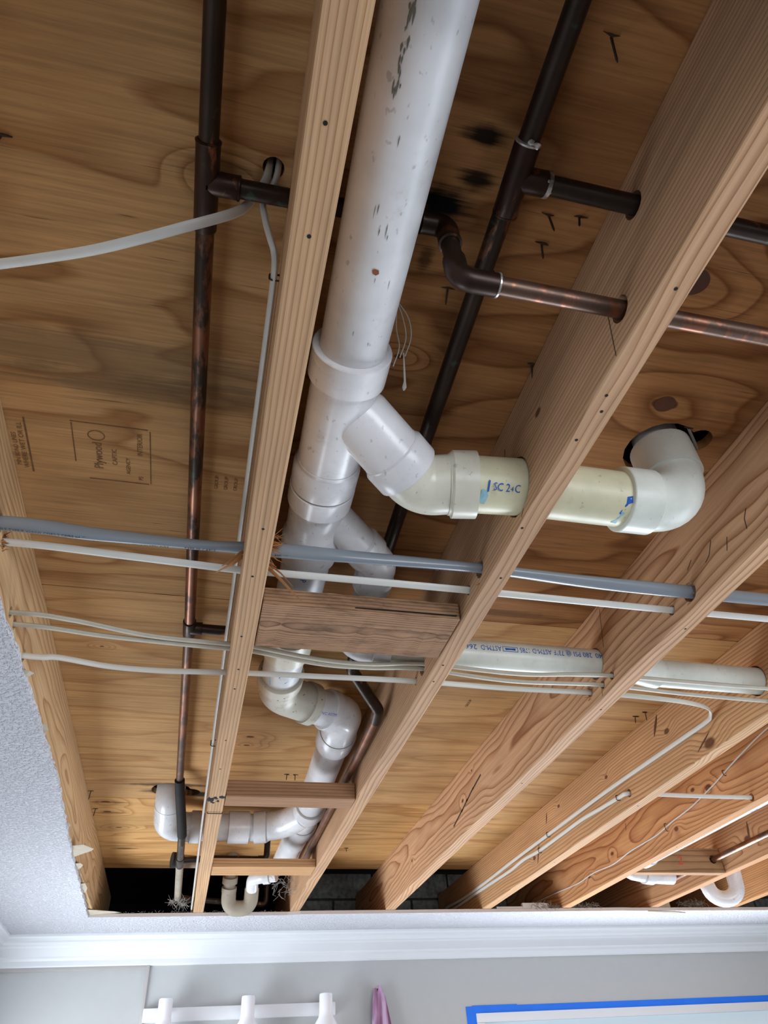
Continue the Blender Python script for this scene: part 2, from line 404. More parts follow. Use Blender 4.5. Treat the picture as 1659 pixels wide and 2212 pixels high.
# torn paper tongues along the left cut edge
def flap(pts, z0, z1, mat, name='torn_paper'):
    mb = MB(); n = len(pts)
    c = (sum(p[0] for p in pts)/n, sum(p[1] for p in pts)/n)
    top = []; bot = []
    for i, p in enumerate(pts):
        z = z0 if i in (0, n-1) else z1+random.uniform(-.003, .003)
        top.append(mb.bm.verts.new((p[0], p[1], z+.001))); bot.append(mb.bm.verts.new((p[0], p[1], z)))
    mb.bm.faces.new(top); mb.bm.faces.new(bot[::-1])
    for i in range(n): mb.bm.faces.new((top[i], bot[i], bot[(i+1) % n], top[(i+1) % n]))
    return mb.build(name, mat, ceil, False)
flap([(-.350, 2.34), (-.318, 2.345), (-.290, 2.39), (-.300, 2.42), (-.325, 2.44), (-.356, 2.46)], .639, .645, M['paper'])
flap([(-.350, 2.14), (-.338, 2.14), (-.334, 2.165), (-.350, 2.19)], .638, .643, M['paper'])
flap([(-.358, 2.52), (-.338, 2.53), (-.333, 2.56), (-.345, 2.60), (-.360, 2.61)], .637, .643, M['paper'])
flap([(-.362, 2.77), (-.345, 2.79), (-.341, 2.84), (-.350, 2.90), (-.364, 2.90)], .637, .643, M['paper'])
flap([(-.368, 3.16), (-.33, 3.19), (-.27, 3.235), (-.25, 3.25), (-.367, 3.252)], .640, .646, M['paper'])
flap([(-.345, 1.255), (-.322, 1.26), (-.318, 1.28), (-.345, 1.30)], .636, .640, M['paper'])
flap([(-.345, 1.50), (-.325, 1.505), (-.321, 1.53), (-.345, 1.55)], .637, .642, M['paper'])

# crown moulding: stepped profile, along the far wall and the left wall
prof = [(.000, .525), (.010, .525), (.013, .531), (.013, .548), (.019, .556), (.021, .563), (.040, .578), (.054, .588), (.058, .594), (.066, .598), (.070, .606), (.070, .612), (.086, .618), (.090, .624), (.090, ZC), (.000, ZC)]
def crown(name, kind):
    s = structure(name, (0, YW, .53) if kind == 'far' else (XL, 1.5, .53)); mb = MB(); rows = []
    for e in (0, 1):
        row = []
        for d, z in prof:
            row.append((XL+d if e == 0 else XR, YW-d, z) if kind == 'far' else (XL+d, YW-d if e == 0 else YN, z))
        rows.append(row)
    a = [mb.bm.verts.new(p) for p in rows[0]]; b = [mb.bm.verts.new(p) for p in rows[1]]; n = len(a)
    for i in range(n): mb.bm.faces.new((a[i], a[(i+1) % n], b[(i+1) % n], b[i]))
    mb.bm.faces.new(a[::-1]); mb.bm.faces.new(b)
    mb.build('crown_moulding', M['trim'], s, False); return s
crown('trim_1', 'far'); crown('trim_2', 'left')
# grey panel moulding on the far wall, left
tr = structure('trim_3', (-.48, YW, .42))
for nm, b in (('rail', (XL+.02, -.125, YW-.012, YW, .512, .526)), ('stile', (-.139, -.125, YW-.0125, YW, .300, .5265)), ('rail', (XL+.02, -.1245, YW-.012, YW, .286, .3005)), ('stile', (XL+.006, XL+.02, YW-.0125, YW, .2865, .526))):
    MB().box(*b, .003).build(nm, M['trimgrey'], tr)

# ---------------------------------------------------------------- far window, masked for painting
win = structure('window_1', (2.1, YW, WZ0))
for nm, b in (('casing', (WX0, WX1, YW-.012, YW+.06, WZ1-.034, WZ1)), ('casing', (WX0, WX0+.034, YW-.012, YW+.06, WZ0, WZ1-.034)), ('casing', (WX1-.034, WX1, YW-.012, YW+.06, WZ0, WZ1-.034)), ('casing', (WX0, WX1, YW-.012, YW+.06, WZ0-.03, WZ0)), ('meeting_rail', (WX0+.034, WX1-.034, YW+.01, YW+.05, .125, .155))):
    MB().box(*b, .003).build(nm, M['trim'], win)
MB().box(WX0+.034, WX1-.034, YW+.022, YW+.026, .155, WZ1-.034).build('upper_pane', M['film'], win, False)
MB().box(WX0+.034, WX1-.034, YW+.022, YW+.026, WZ0, .125).build('lower_pane', M['pane'], win, False)
for nm, wx, y0, y1, z0, z1 in (('window_2', XL, 2.40, 3.56, -.95, .10), ('added_right_door', XR, .45, 2.25, -1.79, .20)):  # the right-hand door is added, an unseen glowing body for the side light
    sgn = 1 if wx < 0 else -1; ws = structure(nm, (wx, (y0+y1)/2, z0))
    for a in ((y0-.06, y0, z0, z1), (y1, min(y1+.06, YW), z0, z1), (y0-.06, min(y1+.06, YW), z1, z1+.06)):
        MB().box(min(wx, wx+.018*sgn), max(wx, wx+.018*sgn), *a, .002).build('casing', M['trim'], ws)
    MB().box(min(wx, wx+.006*sgn), max(wx, wx+.006*sgn), y0, y1, z0, z1).build('pane', M['pane'], ws, False)
ws = structure('added_near_window', (1.3, YN, -.95))  # unseen glowing window added on the near wall to go with its light
for a in ((-.06, 0, -.95, .25), (2.6, 2.66, -.95, .25), (-.06, 2.66, .25, .31), (-.06, 2.66, -1.01, -.95)): MB().box(a[0], a[1], YN, YN+.018, a[2], a[3], .002).build('casing', M['trim'], ws)
MB().box(0, 2.6, YN, YN+.006, -.95, .25).build('pane', M['pane'], ws, False)
tp = tag(MB().box(1.256, 3.0, YW-.0025, YW-.0005, .311, .341).box(1.256, 1.306, YW-.003, YW-.001, -1.0, .3405).box(1.285, 1.50, YW-.0035, YW-.002, .314, .344).build('masking_tape', M['tape'], None, False),
         'bright blue masking tape around the white window casing on the grey wall', 'tape')

# ---------------------------------------------------------------- wall light
vl = thing('vanity_light', (.27, YW-.05, .32), 'white three-lamp bath light bar with frosted shades on the far grey wall', 'light')
MB().box(-.128, .662, YW-.028, YW, .327, .374, .003).build('back_bar', M['lamp'], vl)
for x in (-.042, .285, .607):
    s = MB().sweep([((x, YW-.105, .388), .001), ((x, YW-.105, .3975), .020), ((x, YW-.105, .396), .0255), ((x, YW-.105, .390), .0275), ((x, YW-.105, .330), .0275), ((x, YW-.105, .315), .031), ((x, YW-.105, .297), .043), ((x, YW-.105, .275), .052), ((x, YW-.105, .23), .058), ((x, YW-.105, .20), .060), ((x, YW-.105, .20), .056)], n=28, caps=False)
    s.build('lamp_shade', M['shade'], vl)
    MB().tube([(x, YW-.02, .352), (x, YW-.08, .352)], .012, n=14).build('lamp_arm', M['lamp'], vl)

# ---------------------------------------------------------------- mauve cloth hung on a hook
def cloth():
    t = thing('hanging_cloth', (.87, YW-.03, .10), 'mauve folded cloth hanging in a point against the grey wall', 'cloth')
    for sx, (ax, az), (bx, bz), w0, w1 in ((-1, (.838, .418), (.83, -.10), .010, .030), (1, (.857, .428), (.905, -.10), .012, .052)):
        rows = []
        for i in range(26):
            k = i/25; cx = ax+(bx-ax)*k; z = az+(bz-az)*k; w = w0+(w1-w0)*k**.8; row = []
            if i < 3: w *= .45+.27*i
            for j in range(20):
                a = 2*math.pi*j/20
                rr = w*(1+.22*math.cos(3*a+sx)+.10*math.cos(7*a+k*5))
                row.append((cx+rr*math.cos(a), YW-.034+rr*.45*math.sin(a), z))
            rows.append(row+row[:1])
        mb = MB().sheet(rows); bmesh.ops.remove_doubles(mb.bm, verts=mb.bm.verts[:], dist=1e-6); mb.build('cloth_fold', M['cloth'], t)
    MB().tube(rounded([(.848, YW, .40), (.848, YW-.03, .40), (.848, YW-.034, .415)], .008), .004, n=10).build('hook', M['steel'], t)
cloth()
# ================================================================ foundation behind the wall
fw = structure('wall_foundation', (1.8, 3.84, .2))
MB().box(.50, XR+.1, 3.86, 3.98, -.2, 1.0).build('mortar_bed', M['mortar'], fw, False)
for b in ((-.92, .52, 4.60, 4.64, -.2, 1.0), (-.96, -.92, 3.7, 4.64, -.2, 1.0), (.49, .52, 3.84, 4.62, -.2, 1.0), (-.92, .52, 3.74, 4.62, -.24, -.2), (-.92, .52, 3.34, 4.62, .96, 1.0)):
    MB().box(*b).build('added_dark_panel', M['dark'], fw, False)  # added near-black box, keeps the gap behind the left bays dark
bm_block = None; z = .42
row = 0
while z < .9:
    x = .50-(.2 if row % 2 else 0)
    while x < XR:
        x0 = max(x, .50)
        if x+.39-x0 > .05:
            MB().box(x0, x+.39, 3.838+random.uniform(0, .006), 3.87, z, z+.19, .005).build('concrete_block', M['block'], fw, False)
        x += .40
    z += .20; row += 1

# ================================================================ subfloor
PK = {  # knots (x, y, z, r) and stains per panel
 'A': ([(-.055, .395, ZP, .010)], [(-.06, .385, .05, .02, (70, 44, 24), .5), (-.20, .68, .4, .05, (120, 100, 74), .55), (-.10, .73, .3, .03, (104, 88, 66), .5)]),
 'B': ([(.21, .60, ZP, .008), (.17, .70, ZP, .006), (.36, .86, ZP, .006)], [(.232, .287, .030, .016, (22, 15, 11), .97), (.205, .372, .045, .026, (16, 12, 10), 1), (.236, .335, .026, .014, (26, 18, 13), .95), (.205, .445, .012, .02, (40, 26, 16), .7)]),
 'C': ([(.646, .609, ZP, .024), (.571, .405, ZP, .020), (.95, .95, ZP, .008)], [(.60, 1.235, .20, .018, (96, 62, 34), .6), (.80, .62, .09, .05, (120, 76, 40), .4)]),
 'D': ([(-.09, 1.18, ZP, .010), (-.02, 1.21, ZP, .006)], []),
 'E': ([(.12, 1.96, ZP, .012), (.115, 2.02, ZP, .010), (-.25, 1.5, ZP, .005)], [(-.09, 2.36, .16, .022, (52, 36, 24), .8), (-.10, 2.42, .10, .03, (24, 18, 14), .95), (.00, 2.44, .06, .03, (30, 22, 16), .9)]),
 'F': ([(1.0, 2.1, ZP, .008), (.70, 2.6, ZP, .008)], [(1.38, 1.62, .10, .02, (90, 58, 32), .4)]),
 'G': ([(-.30, 2.53, ZP, .016), (-.30, 2.63, ZP, .014), (-.27, 2.80, ZP, .012), (.9, 2.9, ZP, .010)], [(-.29, 2.535, .07, .010, (104, 68, 44), .7), (-.29, 2.64, .07, .012, (108, 72, 46), .7), (-.26, 3.06, .06, .012, (70, 48, 32), .8)]),
}
sub = structure('subfloor', (1.8, 1.3, ZP))
def panel(key, x0, x1, y0, y1, light, dark, seed, holes=()):
    k, st = PK.get(key, ((), ()))
    o = MB().box(x0+.0012, x1-.0012, y0+.0012, y1-.0012, ZP, ZP+.018, .0006).build('plywood_panel', plywood('plywood veneer '+key, light, dark, seed, k, st, .5 if key in 'EFGH' else .9), sub, False)
    if holes: drill(o, holes)
    return o
YL, YD = (204, 158, 106), (166, 118, 72)
BL, BD = (190, 136, 86), (142, 92, 52)
PAN = {}
PAN['N'] = panel('N', -.85, 3.38, -2.7, .05, BL, BD, 9.3)
PAN['A'] = panel('A', -.85, .0405, .05, 1.27, YL, YD, 2.1, [([(.003, .371, .80), (.003, .371, .87)], .0125)])
PAN['B'] = panel('B', .0405, .4285, .05, 1.27, BL, BD, 4.2)
PAN['C'] = panel('C', .4285, 3.38, .05, 1.27, BL, BD, 6.7, [([(.690, .703, .80), (.690, .703, .87)], .060), ([(.745, .672, .80), (.745, .672, .87)], .024)])
PAN['E'] = panel('E', -.85, .825, 1.27, 2.49, (214, 168, 114), (190, 140, 88), 3.4, [([(-.092, 2.405, .80), (-.092, 2.405, .87)], .062), ([(-.03, 2.42, .80), (-.03, 2.42, .87)], .030)])
PAN['F'] = panel('F', .825, 3.38, 1.27, 2.49, (208, 160, 106), (180, 128, 78), 5.5)
PAN['G'] = panel('G', -.85, 1.26, 2.49, 3.34, (218, 170, 110), (190, 138, 82), 7.9)
PAN['H'] = panel('H', 1.26, 3.38, 2.49, 3.34, (208, 160, 106), (178, 124, 74), 8.6)
# added near-black slab blocking light above the holes so they read as dark voids
MB().box(-.9, 3.42, -2.7, 3.9, .93, .95).build('added_dark_slab', M['dark'], sub, False)
MB().box(-.9, -.85, -2.7, 3.9, .645, .93).build('rim_board', M['sill'], sub, False)
MB().box(3.38, 3.42, -2.7, 3.9, .645, .93).build('rim_board', M['sill'], sub, False)
MB().box(-.9, 3.42, -2.75, -2.7, .645, .93).build('rim_board', M['sill'], sub, False)
def nail(pan, x, y, l=.022, tilt=(.3, -.2), mat='steel', r=.0014):
    l *= .72 if mat == 'steel' else 1
    rr = random.Random(x*31+y*17)
    MB().sweep([((x, y, ZP+.002), r), ((x+tilt[0]*l, y+tilt[1]*l, ZP-l*.85), r), ((x+tilt[0]*l*1.15, y+tilt[1]*l*1.15, ZP-l), r*.3)], n=8).build('nail', M[mat], PAN[pan])
    mb = MB()
    for s in (-1, 1):                            # split veneer lifted around the point
        mb.poly([(x, y-.0016), (x+s*rr.uniform(.002, .006), y-.0012), (x+s*rr.uniform(.006, .011), y+rr.uniform(-.002, .001)), (x, y+.0012)], ZP-rr.uniform(.0008, .003), ZP+.001)
    mb.build('splinter', M['pencil'], PAN[pan], False)
for a in (('B', .324, .166, .024, (.6, .9)), ('B', .338, .358, .022, (.5, .6)), ('B', .377, .352, .016, (.0, .5)), ('B', .344, .394, .020, (.3, .8)), ('B', .246, .479, .022, (.0, .9)), ('B', .405, .575, .024, (.3, .9)), ('A', -.287, .396, .020, (-.5, .7)), ('F', .830, 1.700, .022, (.1, .9)), ('F', .838, 1.690, .022, (.3, .9)), ('F', 1.205, 1.670, .024, (.5, .9)), ('F', 1.19, 1.70, .02, (.3, .9)), ('E', .349, 1.692, .022, (.1, .9)), ('E', .259, 2.234, .02, (.0, .8)), ('E', .285, 2.236, .02, (.1, .8)), ('G', -.335, 2.60, .03, (-.2, .6)), ('E', -.338, 2.43, .03, (-.2, .8)), ('G', .60, 3.02, .018, (.3, .6))):
    nail(*a)
nail('C', .712, .648, .026, (.75, .75), 'screw', .0026)
# round knot patches let into the veneer
for k, x, y, r in (('C', .646, .609, .0155), ('C', .571, .405, .019)):
    mb = MB(); mb.sweep([((x, y, ZP-.0006), r), ((x, y, ZP+.004), r)], n=28)
    for v in mb.bm.verts: v.co.x = x+(v.co.x-x)*1.12
    mb.build('knot', M['knot'], PAN[k])
# faded grade stamps on the veneer, read from below
def stamp_line(pan, x0, y0, x1, y1, w=.0016):
    d = V(x1-x0, y1-y0, 0).normalized()*w/2; n = V(-d.y, d.x, 0)
    MB().poly([(x0+n.x-d.x, y0+n.y-d.y), (x1+n.x+d.x, y1+n.y+d.y), (x1-n.x+d.x, y1-n.y+d.y), (x0-n.x-d.x, y0-n.y-d.y)], ZP-.0006, ZP+.0005).build('stamp_line', M['stampink'], PAN[pan], False)
def stamp(pan, body, size, x, y, sx=1.0, name='stamp_lettering'):
    text_flat(name, body, size, (x, y, ZP-.0006), (0, -1, 0), (-1, 0, 0), M['stampink'], PAN[pan], sx)
for a in ((-.255, .812, -.142, .812), (-.138, .816, -.138, .936), (-.142, .938, -.235, .938), (-.254, .816, -.254, .900)): stamp_line('A', *a)
stamp('A', 'INTERIOR', .012, -.150, .872, .95); stamp('A', 'PS', .011, -.150, .930, .9)
stamp('A', 'AGENCY', .0095, -.170, .918, 1.0); stamp('A', 'CAPTIC', .011, -.190, .900, 1.0)
stamp('A', 'Plywood', .021, -.212, .912, .82)
mb = MB()
for k in range(28):
    a0, a1 = 2*math.pi*k/28, 2*math.pi*(k+1)/28
    q = [mb.bm.verts.new((-.219+r*math.cos(a)*1.2, .837+r*math.sin(a), ZP-.0006)) for a, r in ((a0, .0095), (a1, .0095), (a1, .011), (a0, .011))]
    mb.bm.faces.new(q)
mb.build('stamp_ring', M['stampink'], PAN['A'], False)
stamp_line('A', -.322, .818, -.322, .936, .0025)
stamp('A', 'WHERE WET OR ILL', .011, -.327, .930, 1.02); stamp('A', 'MIN BOND LINES', .010, -.338, .925, .95)
for (x, y, s) in ((-.012, .93, .009), (-.028, .93, .009), (.004, .93, .009), (.680, 1.70, .012)): stamp('A' if x < .1 else 'E', 'GROUP', s, x, y, 1.1)

# ================================================================ joists
JX = [(-.386, -.348), (.024, .064), (.409, .447), (.806, .847), (1.232, 1.272), (1.604, 1.645), (2.040, 2.080), (2.460, 2.500)]
YJ0, YJ1 = -2.65, 3.83
def cut(x0, x1, y0, z0, y1, z1, r): return ([(x0, y0, z0), (x1, y1, z1)], r)
HOLES = {
 0: [cut(-.40, -.33, .953, .728, .953, .728, .016), cut(-.40, -.33, .996, .724, .996, .724, .012), cut(-.40, -.33, 1.14, .683, 1.14, .683, .010), cut(-.40, -.33, 1.180, .684, 1.180, .684, .010), cut(-.40, -.33, 1.287, .683, 1.293, .684, .0115), cut(-.42, -.32, .543, .732, .511, .7335, .0125)],
 1: [cut(0, .09, .3905, .8065, .3905, .8065, .0155), cut(0, .09, .911, .695, .911, .695, .019), cut(0, .09, .962, .687, .962, .687, .014), cut(0, .09, 1.202, .682, 1.202, .682, .017), cut(0, .09, 1.305, .682, 1.305, .682, .0085), cut(0, .09, 1.306, .770, 1.306, .770, .014), cut(0, .09, 2.551, .761, 2.551, .761, .048), cut(0, .09, 2.69, .700, 2.69, .700, .015), cut(-.02, .09, 3.205, .686, 3.241, .685, .0165)],
 2: [cut(.39, .47, .305, .778, .305, .778, .0165), cut(.39, .47, .3865, .691, .3865, .691, .0165), cut(.39, .47, .706, .701, .706, .701, .0465), cut(.39, .47, .884, .679, .884, .679, .017), cut(.39, .47, .942, .674, .942, .674, .009), cut(.39, .47, 1.238, .722, 1.238, .722, .034), cut(.39, .47, 1.2355, .685, 1.2355, .685, .0185), cut(.39, .47, 1.286, .678, 1.286, .678, .009)],
 3: [cut(.78, .87, .889, .676, .889, .676, .018), cut(.78, .87, .949, .676, .949, .676, .010), cut(.78, .87, 1.238, .721, 1.238, .721, .034), cut(.78, .87, 1.190, .668, 1.190, .668, .009), cut(.78, .87, 1.232, .668, 1.232, .668, .009), cut(.78, .87, 1.286, .677, 1.286, .677, .0105), cut(.78, .87, .3865, .691, .3865, .691, .0165), cut(.78, .87, .305, .778, .305, .778, .0165)],
 4: [cut(1.2, 1.3, 1.265, .7217, 1.265, .7217, .035), cut(1.2, 1.3, 1.247, .662, 1.247, .662, .0085), cut(1.2, 1.3, .889, .676, .889, .676, .017), cut(1.2, 1.3, .949, .676, .949, .676, .010), cut(1.2, 1.3, 1.899, .681, 1.899, .681, .0115), cut(1.2, 1.3, 1.190, .662, 1.190, .662, .0085), cut(1.2, 1.3, .3866, .691, .3866, .691, .0165), cut(1.2, 1.3, .306, .777, .306, .777, .0165)],
 5: [cut(1.58, 1.67, 1.846, .660, 1.846, .660, .0115), cut(1.58, 1.67, 1.273, .7225, 1.273, .7225, .035), cut(1.58, 1.67, .889, .676, .889, .676, .017), cut(1.58, 1.67, .949, .676, .949, .676, .010), cut(1.58, 1.67, 1.190, .662, 1.190, .662, .0085), cut(1.58, 1.67, 1.250, .662, 1.250, .662, .0085)],
}
JL = ['light pine joist at the left edge, half covered by torn white ceiling board',
      'narrow pine joist running down the left side of the thick white drain pipe',
      'pine joist bored by two copper pipes and the horizontal white drain branch',
      'broad pine joist bored by the blue-printed white pipe, with a long dark knot crack',
      'pine joist with white cables stapled along its face, fourth bay from the left',
      'reddish pine joist with a thin loose white wire hanging across its face',
      'pine joist carrying the red-marked block and the thin copper pipe',
      'pine joist seen beyond the round white trap at the far lower right']
JC = [((208, 172, 128), (166, 122, 80)), ((208, 168, 128), (168, 122, 84)), ((204, 163, 126), (158, 112, 78)), ((214, 170, 130), (156, 104, 68)), ((214, 170, 124), (164, 108, 68)), ((212, 160, 112), (152, 94, 58)), ((198, 150, 108), (146, 94, 60)), ((198, 148, 100), (150, 96, 56))]
CT = [(-.27, .72), (-.12, .70), (.30, .46), (.70, .745), (1.12, .56), (1.49, .76), (1.98, .70), (2.38, .58)]
JK = {0: [(-.348, 2.62, .72, .005)], 1: [], 2: [(.409, .60, .75, .006)], 3: [(.806, 2.16, .735, .006), (.806, 2.78, .72, .006), (.806, 2.05, .79, .004)], 4: [(1.232, 1.49, .665, .014), (1.232, 2.0, .765, .006), (1.232, 2.62, .69, .008), (1.232, 1.64, .76, .008), (1.232, 2.35, .79, .006)], 5: [(1.604, 2.02, .75, .011), (1.604, 2.10, .77, .007), (1.604, 2.25, .69, .008), (1.604, 2.70, .73, .007), (1.604, 2.92, .70, .008)], 6: [(2.04, 2.45, .72, .012)], 7: []}
JO = []
for i, (x0, x1) in enumerate(JX):
    t = thing('floor_joist', ((x0+x1)/2, 1.5, ZB), JL[i], 'joist', 'pine floor joists under the plywood')
    m = lumber('pine joist %d' % i, JC[i][0], JC[i][1], CT[i], [130, 150, 150, 120, 140, 120, 120, 140][i], [.05, .012, .03, .055, .03, .05, .03, .03][i], 1.7*i+.3, JK[i])
    b = MB().box(x0, x1, YJ0, YJ1, ZB, ZP-.0005, .003).build('beam', m, t, False)
    if i in HOLES: drill(b, HOLES[i])
    JO.append(t)
def nailhole(j, x, y, r=.0022):
    MB().sweep([((x, y, ZB-.0003), r), ((x, y, ZB+.004), r*.7)], n=9).build('nail_head', M['dark'], JO[j])
for j, x, y in ((1, .041, .242), (1, .043, .346), (1, .046, .798), (1, .042, .917), (1, .040, 1.10), (1, .044, 1.22), (1, .042, 1.55), (1, .040, 1.72), (1, .043, 1.30), (2, .429, .326), (2, .424, .475), (2, .420, .551), (2, .418, .733), (2, .424, 1.153), (2, .432, .86), (2, .425, 1.22), (2, .43, .50), (3, .83, .96), (3, .83, 1.30), (3, .825, 1.75), (4, 1.25, 1.9), (4, 1.25, 2.5), (5, 1.62, 2.3)): nailhole(j, x, y)
# pencil layout lines drawn across joist faces
def facelines(j, x, ys, w=.0012, name='pencil_line'):
    for (ya, za, yb, zb) in ys:
        d = V(0, yb-ya, zb-za).normalized()*w; n = V(0, -d.z, d.y); mb = MB()
        q = [mb.bm.verts.new((x-.0004, ya+s*n.y/2, za+s*n.z/2)) for s in (1, -1)]+[mb.bm.verts.new((x-.0004, yb+s*n.y/2, zb+s*n.z/2)) for s in (-1, 1)]
        mb.bm.faces.new(q); mb.build(name, M['pencil'], JO[j], False)
facelines(3, JX[3][0], [(1.165, .815, 1.190, .735), (1.235, .668, 1.243, .648)])
facelines(2, JX[2][0], [(.405, .715, .420, .647), (.715, .79, .745, .71), (.700, .655, .712, .647), (.79, .77, .80, .74)])
facelines(3, JX[3][0], [(.700, .712, .712, .700), (.712, .700, .716, .682), (.795, .720, .812, .700), (.812, .700, .826, .695), (.760, .700, .772, .680), (.855, .722, .873, .712)], .0016, 'hammer_dent')
facelines(3, JX[3][0], [(1.98, .752, 2.06, .737), (2.055, .739, 2.125, .722), (2.115, .726, 2.18, .708), (2.17, .712, 2.27, .690)], .0065, 'crack')
facelines(5, JX[5][0], [(2.55, .80, 2.56, .775)], .002)
# pitch scars: knots split open on the faces of two joists
for (j, x, y0, z0, y1, z1, w) in ((4, JX[4][0], 1.660, .818, 1.700, .770, .010), (4, JX[4][0], 1.475, .690, 1.545, .662, .010), (4, JX[4][0], 2.56, .722, 2.60, .665, .007), (4, JX[4][0], 2.45, .80, 2.47, .765, .006), (6, JX[6][0], 2.42, .775, 2.44, .71, .009)):
    mb = MB(); n = 9; up = []; dn = []
    for i in range(n):
        k = i/(n-1); wy = w*math.sin(math.pi*(k*.9+.05))*.7
        up.append(mb.bm.verts.new((x-.0005, y0+(y1-y0)*k+wy, z0+(z1-z0)*k))); dn.append(mb.bm.verts.new((x-.0005, y0+(y1-y0)*k-wy, z0+(z1-z0)*k)))
    for i in range(n-1): mb.bm.faces.new((up[i], up[i+1], dn[i+1], dn[i]))
    mb.build('knot_scar', M['knot'], JO[j], False)
# torn fibres where the cables were bored through
def fibres(j, c, d, n, L, w=.0011, seed=0, name='splinter'):
    r = random.Random(seed)
    for i in range(n):
        e = V(d[0]+r.uniform(-.5, .5), d[1]+r.uniform(-.8, .8), d[2]+r.uniform(-.7, .5)).normalized()*L*r.uniform(.5, 1.1)
        a = V(*c)+V(0, r.uniform(-.012, .012), r.uniform(-.012, .012))
        MB().sweep([(a, w), (a+e*.55+V(0, 0, r.uniform(-.003, .003)), w*.8), (a+e, w*.2)], n=5).build(name, M['splinter'], JO[j])
fibres(1, (.064, .888, .690), (1, -.4, -.3), 26, .026, .0010, 1)
fibres(1, (.064, .925, .680), (1, .3, -.3), 10, .022, .0010, 2)
fibres(2, (.410, .892, .668), (-1, .2, -.3), 4, .010, .001, 3)
fibres(3, (.806, 1.286, .677), (-1, .1, 0), 9, .012, .0011, 4)
fibres(0, (-.348, .995, .722), (1, 0, -.2), 12, .012, .0012, 5)
fibres(3, (.806, .890, .664), (-1, .1, -.4), 4, .010, .001, 6)
def sliver(j, pts, w, mat='splinter'):
    mb = MB(); rows = []
    for i, p in enumerate(pts): rows.append((p, w*(1-.8*i/(len(pts)-1))))
    mb.sweep(rows, n=6, ratio=.3); mb.build('splinter', M[mat], JO[j])
sliver(1, [(.064, .935, .680), (.090, .948, .664), (.112, .960, .648), (.125, .965, .640)], .0045)
sliver(1, [(.064, .930, .684), (.088, .940, .672), (.110, .955, .658)], .003)
sliver(1, [(.024, .895, .668), (.008, .905, .655), (-.014, .925, .652)], .006)
sliver(1, [(.024, .890, .672), (.006, .905, .662), (-.006, .918, .660)], .004)

# ================================================================ blocking between joists
def blocking(label, x0, x1, y0, y1, z0, z1, m, bev=.002, warp=0, name='wood_blocking'):
    t = thing(name, ((x0+x1)/2, (y0+y1)/2, z0), label, 'block', 'blocking between the joists')
    mb = MB().box(x0, x1, y0, y1, z0, z1, bev)
    if warp:
        bmesh.ops.subdivide_edges(mb.bm, edges=[e for e in mb.bm.edges if abs(e.verts[0].co.x-e.verts[1].co.x) > .1], cuts=14)
        r = random.Random(5)
        for v in mb.bm.verts:
            if v.co.z < z0+.006: v.co.z += r.uniform(0, .002)
            if v.co.y < y0+.006: v.co.y += r.uniform(-.0015, .003)
    mb.build('block', m, t, False); return t
old = lumber('weathered brown plank', (176, 136, 104), (108, 76, 54), (1.05, .60), 220, .02, 5.1, (), 'x', .6, .9)
b1 = blocking('wide rough weathered brown plank across the bay below the thick drain pipe', .0655, .4075, .990, 1.133, .6455, .677, old, .003, 1)
blocking('smooth brown block above the curved lower drain branch', .0655, .4075, 1.908, 1.984, .6455, .689, lumber('brown block', (176, 132, 98), (130, 90, 64), (1.8, .55), 160, .01, 6.2, (), 'x', .15))
blocking('pale-edged block nearest the far wall under the copper crossover', .0655, .4075, 2.580, 2.690, .6455, .6725, lumber('pale block', (206, 160, 112), (160, 108, 70), (2.4, .5), 150, .01, 7.1, (), 'x', .1))
b4 = blocking('short block with a red mark between two joists at lower right', 1.6465, 2.0385, 2.634, 2.672, .6455, .735, lumber('grey brown block', (180, 140, 100), (136, 96, 64), (2.9, .6), 140, .01, 8.3, (), 'x', .2))
drill([c for c in b4.children][0], [([(2.0, 2.6, .694), (2.0, 2.7, .694)], .015)])
text_flat('red_mark', '2', .045, (1.835, 2.6335, .675), (1, 0, 0), (.25, 0, 1), M['redink'], b4, 1.2)
mb = MB(); mb.poly([(.22, .9893), (.30, .9882), (.40, .9878), (.40, .9905), (.22, .9905)], .6505, .6519)
mb.build('split', M['dark'], b1, False)

# ================================================================ white drain pipe system (all glued together)
dr = thing('drain_pipe_run', (.13, 1.2, .70), 'thick white plastic drain pipe system with wyes, elbows and branches between the joists', 'drain pipe')
def MA(y): return V(.1166+.021*y, y, .745+.012*y)
R3, H3, B3 = .0432, .0510, .0454
LAST = [None, None]                           # the pipe and the fitting built last: print and glue rings belong to them
def pipe(name, pts, r, mat, n=36):
    LAST[0] = MB().tube(pts, r, n=n).build(name, M[mat], dr); return LAST[0]
def hubbed(name, segs, mat, n=36):
    """a fitting: list of runs, each a list of (pos, r)"""
    mb = MB()
    for s in segs: mb.sweep(s, n=n)
    LAST[1] = mb.build(name, M[mat], dr); return LAST[1]
def hub(a, b, rh, rb, ch=.003):
    """stations of a socket from its open mouth a to its neck b"""
    a = V(*a); b = V(*b); d = (b-a).normalized()
    return [(a, rh-.004), (a, rh-.0012), (a+d*.0012, rh), (b-d*ch, rh), (b, rb)]
def ring(c, d, r, w=.0016, mat='groove'):
    c = V(*c); d = V(*d).normalized()
    return MB().sweep([(c-d*w, r), (c-d*w, r+.0012), (c+d*w, r+.0012), (c+d*w, r)], n=36, caps=False).build('glue_ring', M[mat], LAST[1])
main = pipe('main_pipe', [MA(-.35), MA(.575)], R3, 'pvcA')
d0 = (MA(1)-MA(0)).normalized()
M['scuff'] = plain('grey green scuff', (120, 122, 110), .6, var=.3, scale=90)
M['rust'] = plain('rust spot', (150, 84, 48), .8, var=.4, scale=200)
rs = random.Random(4)
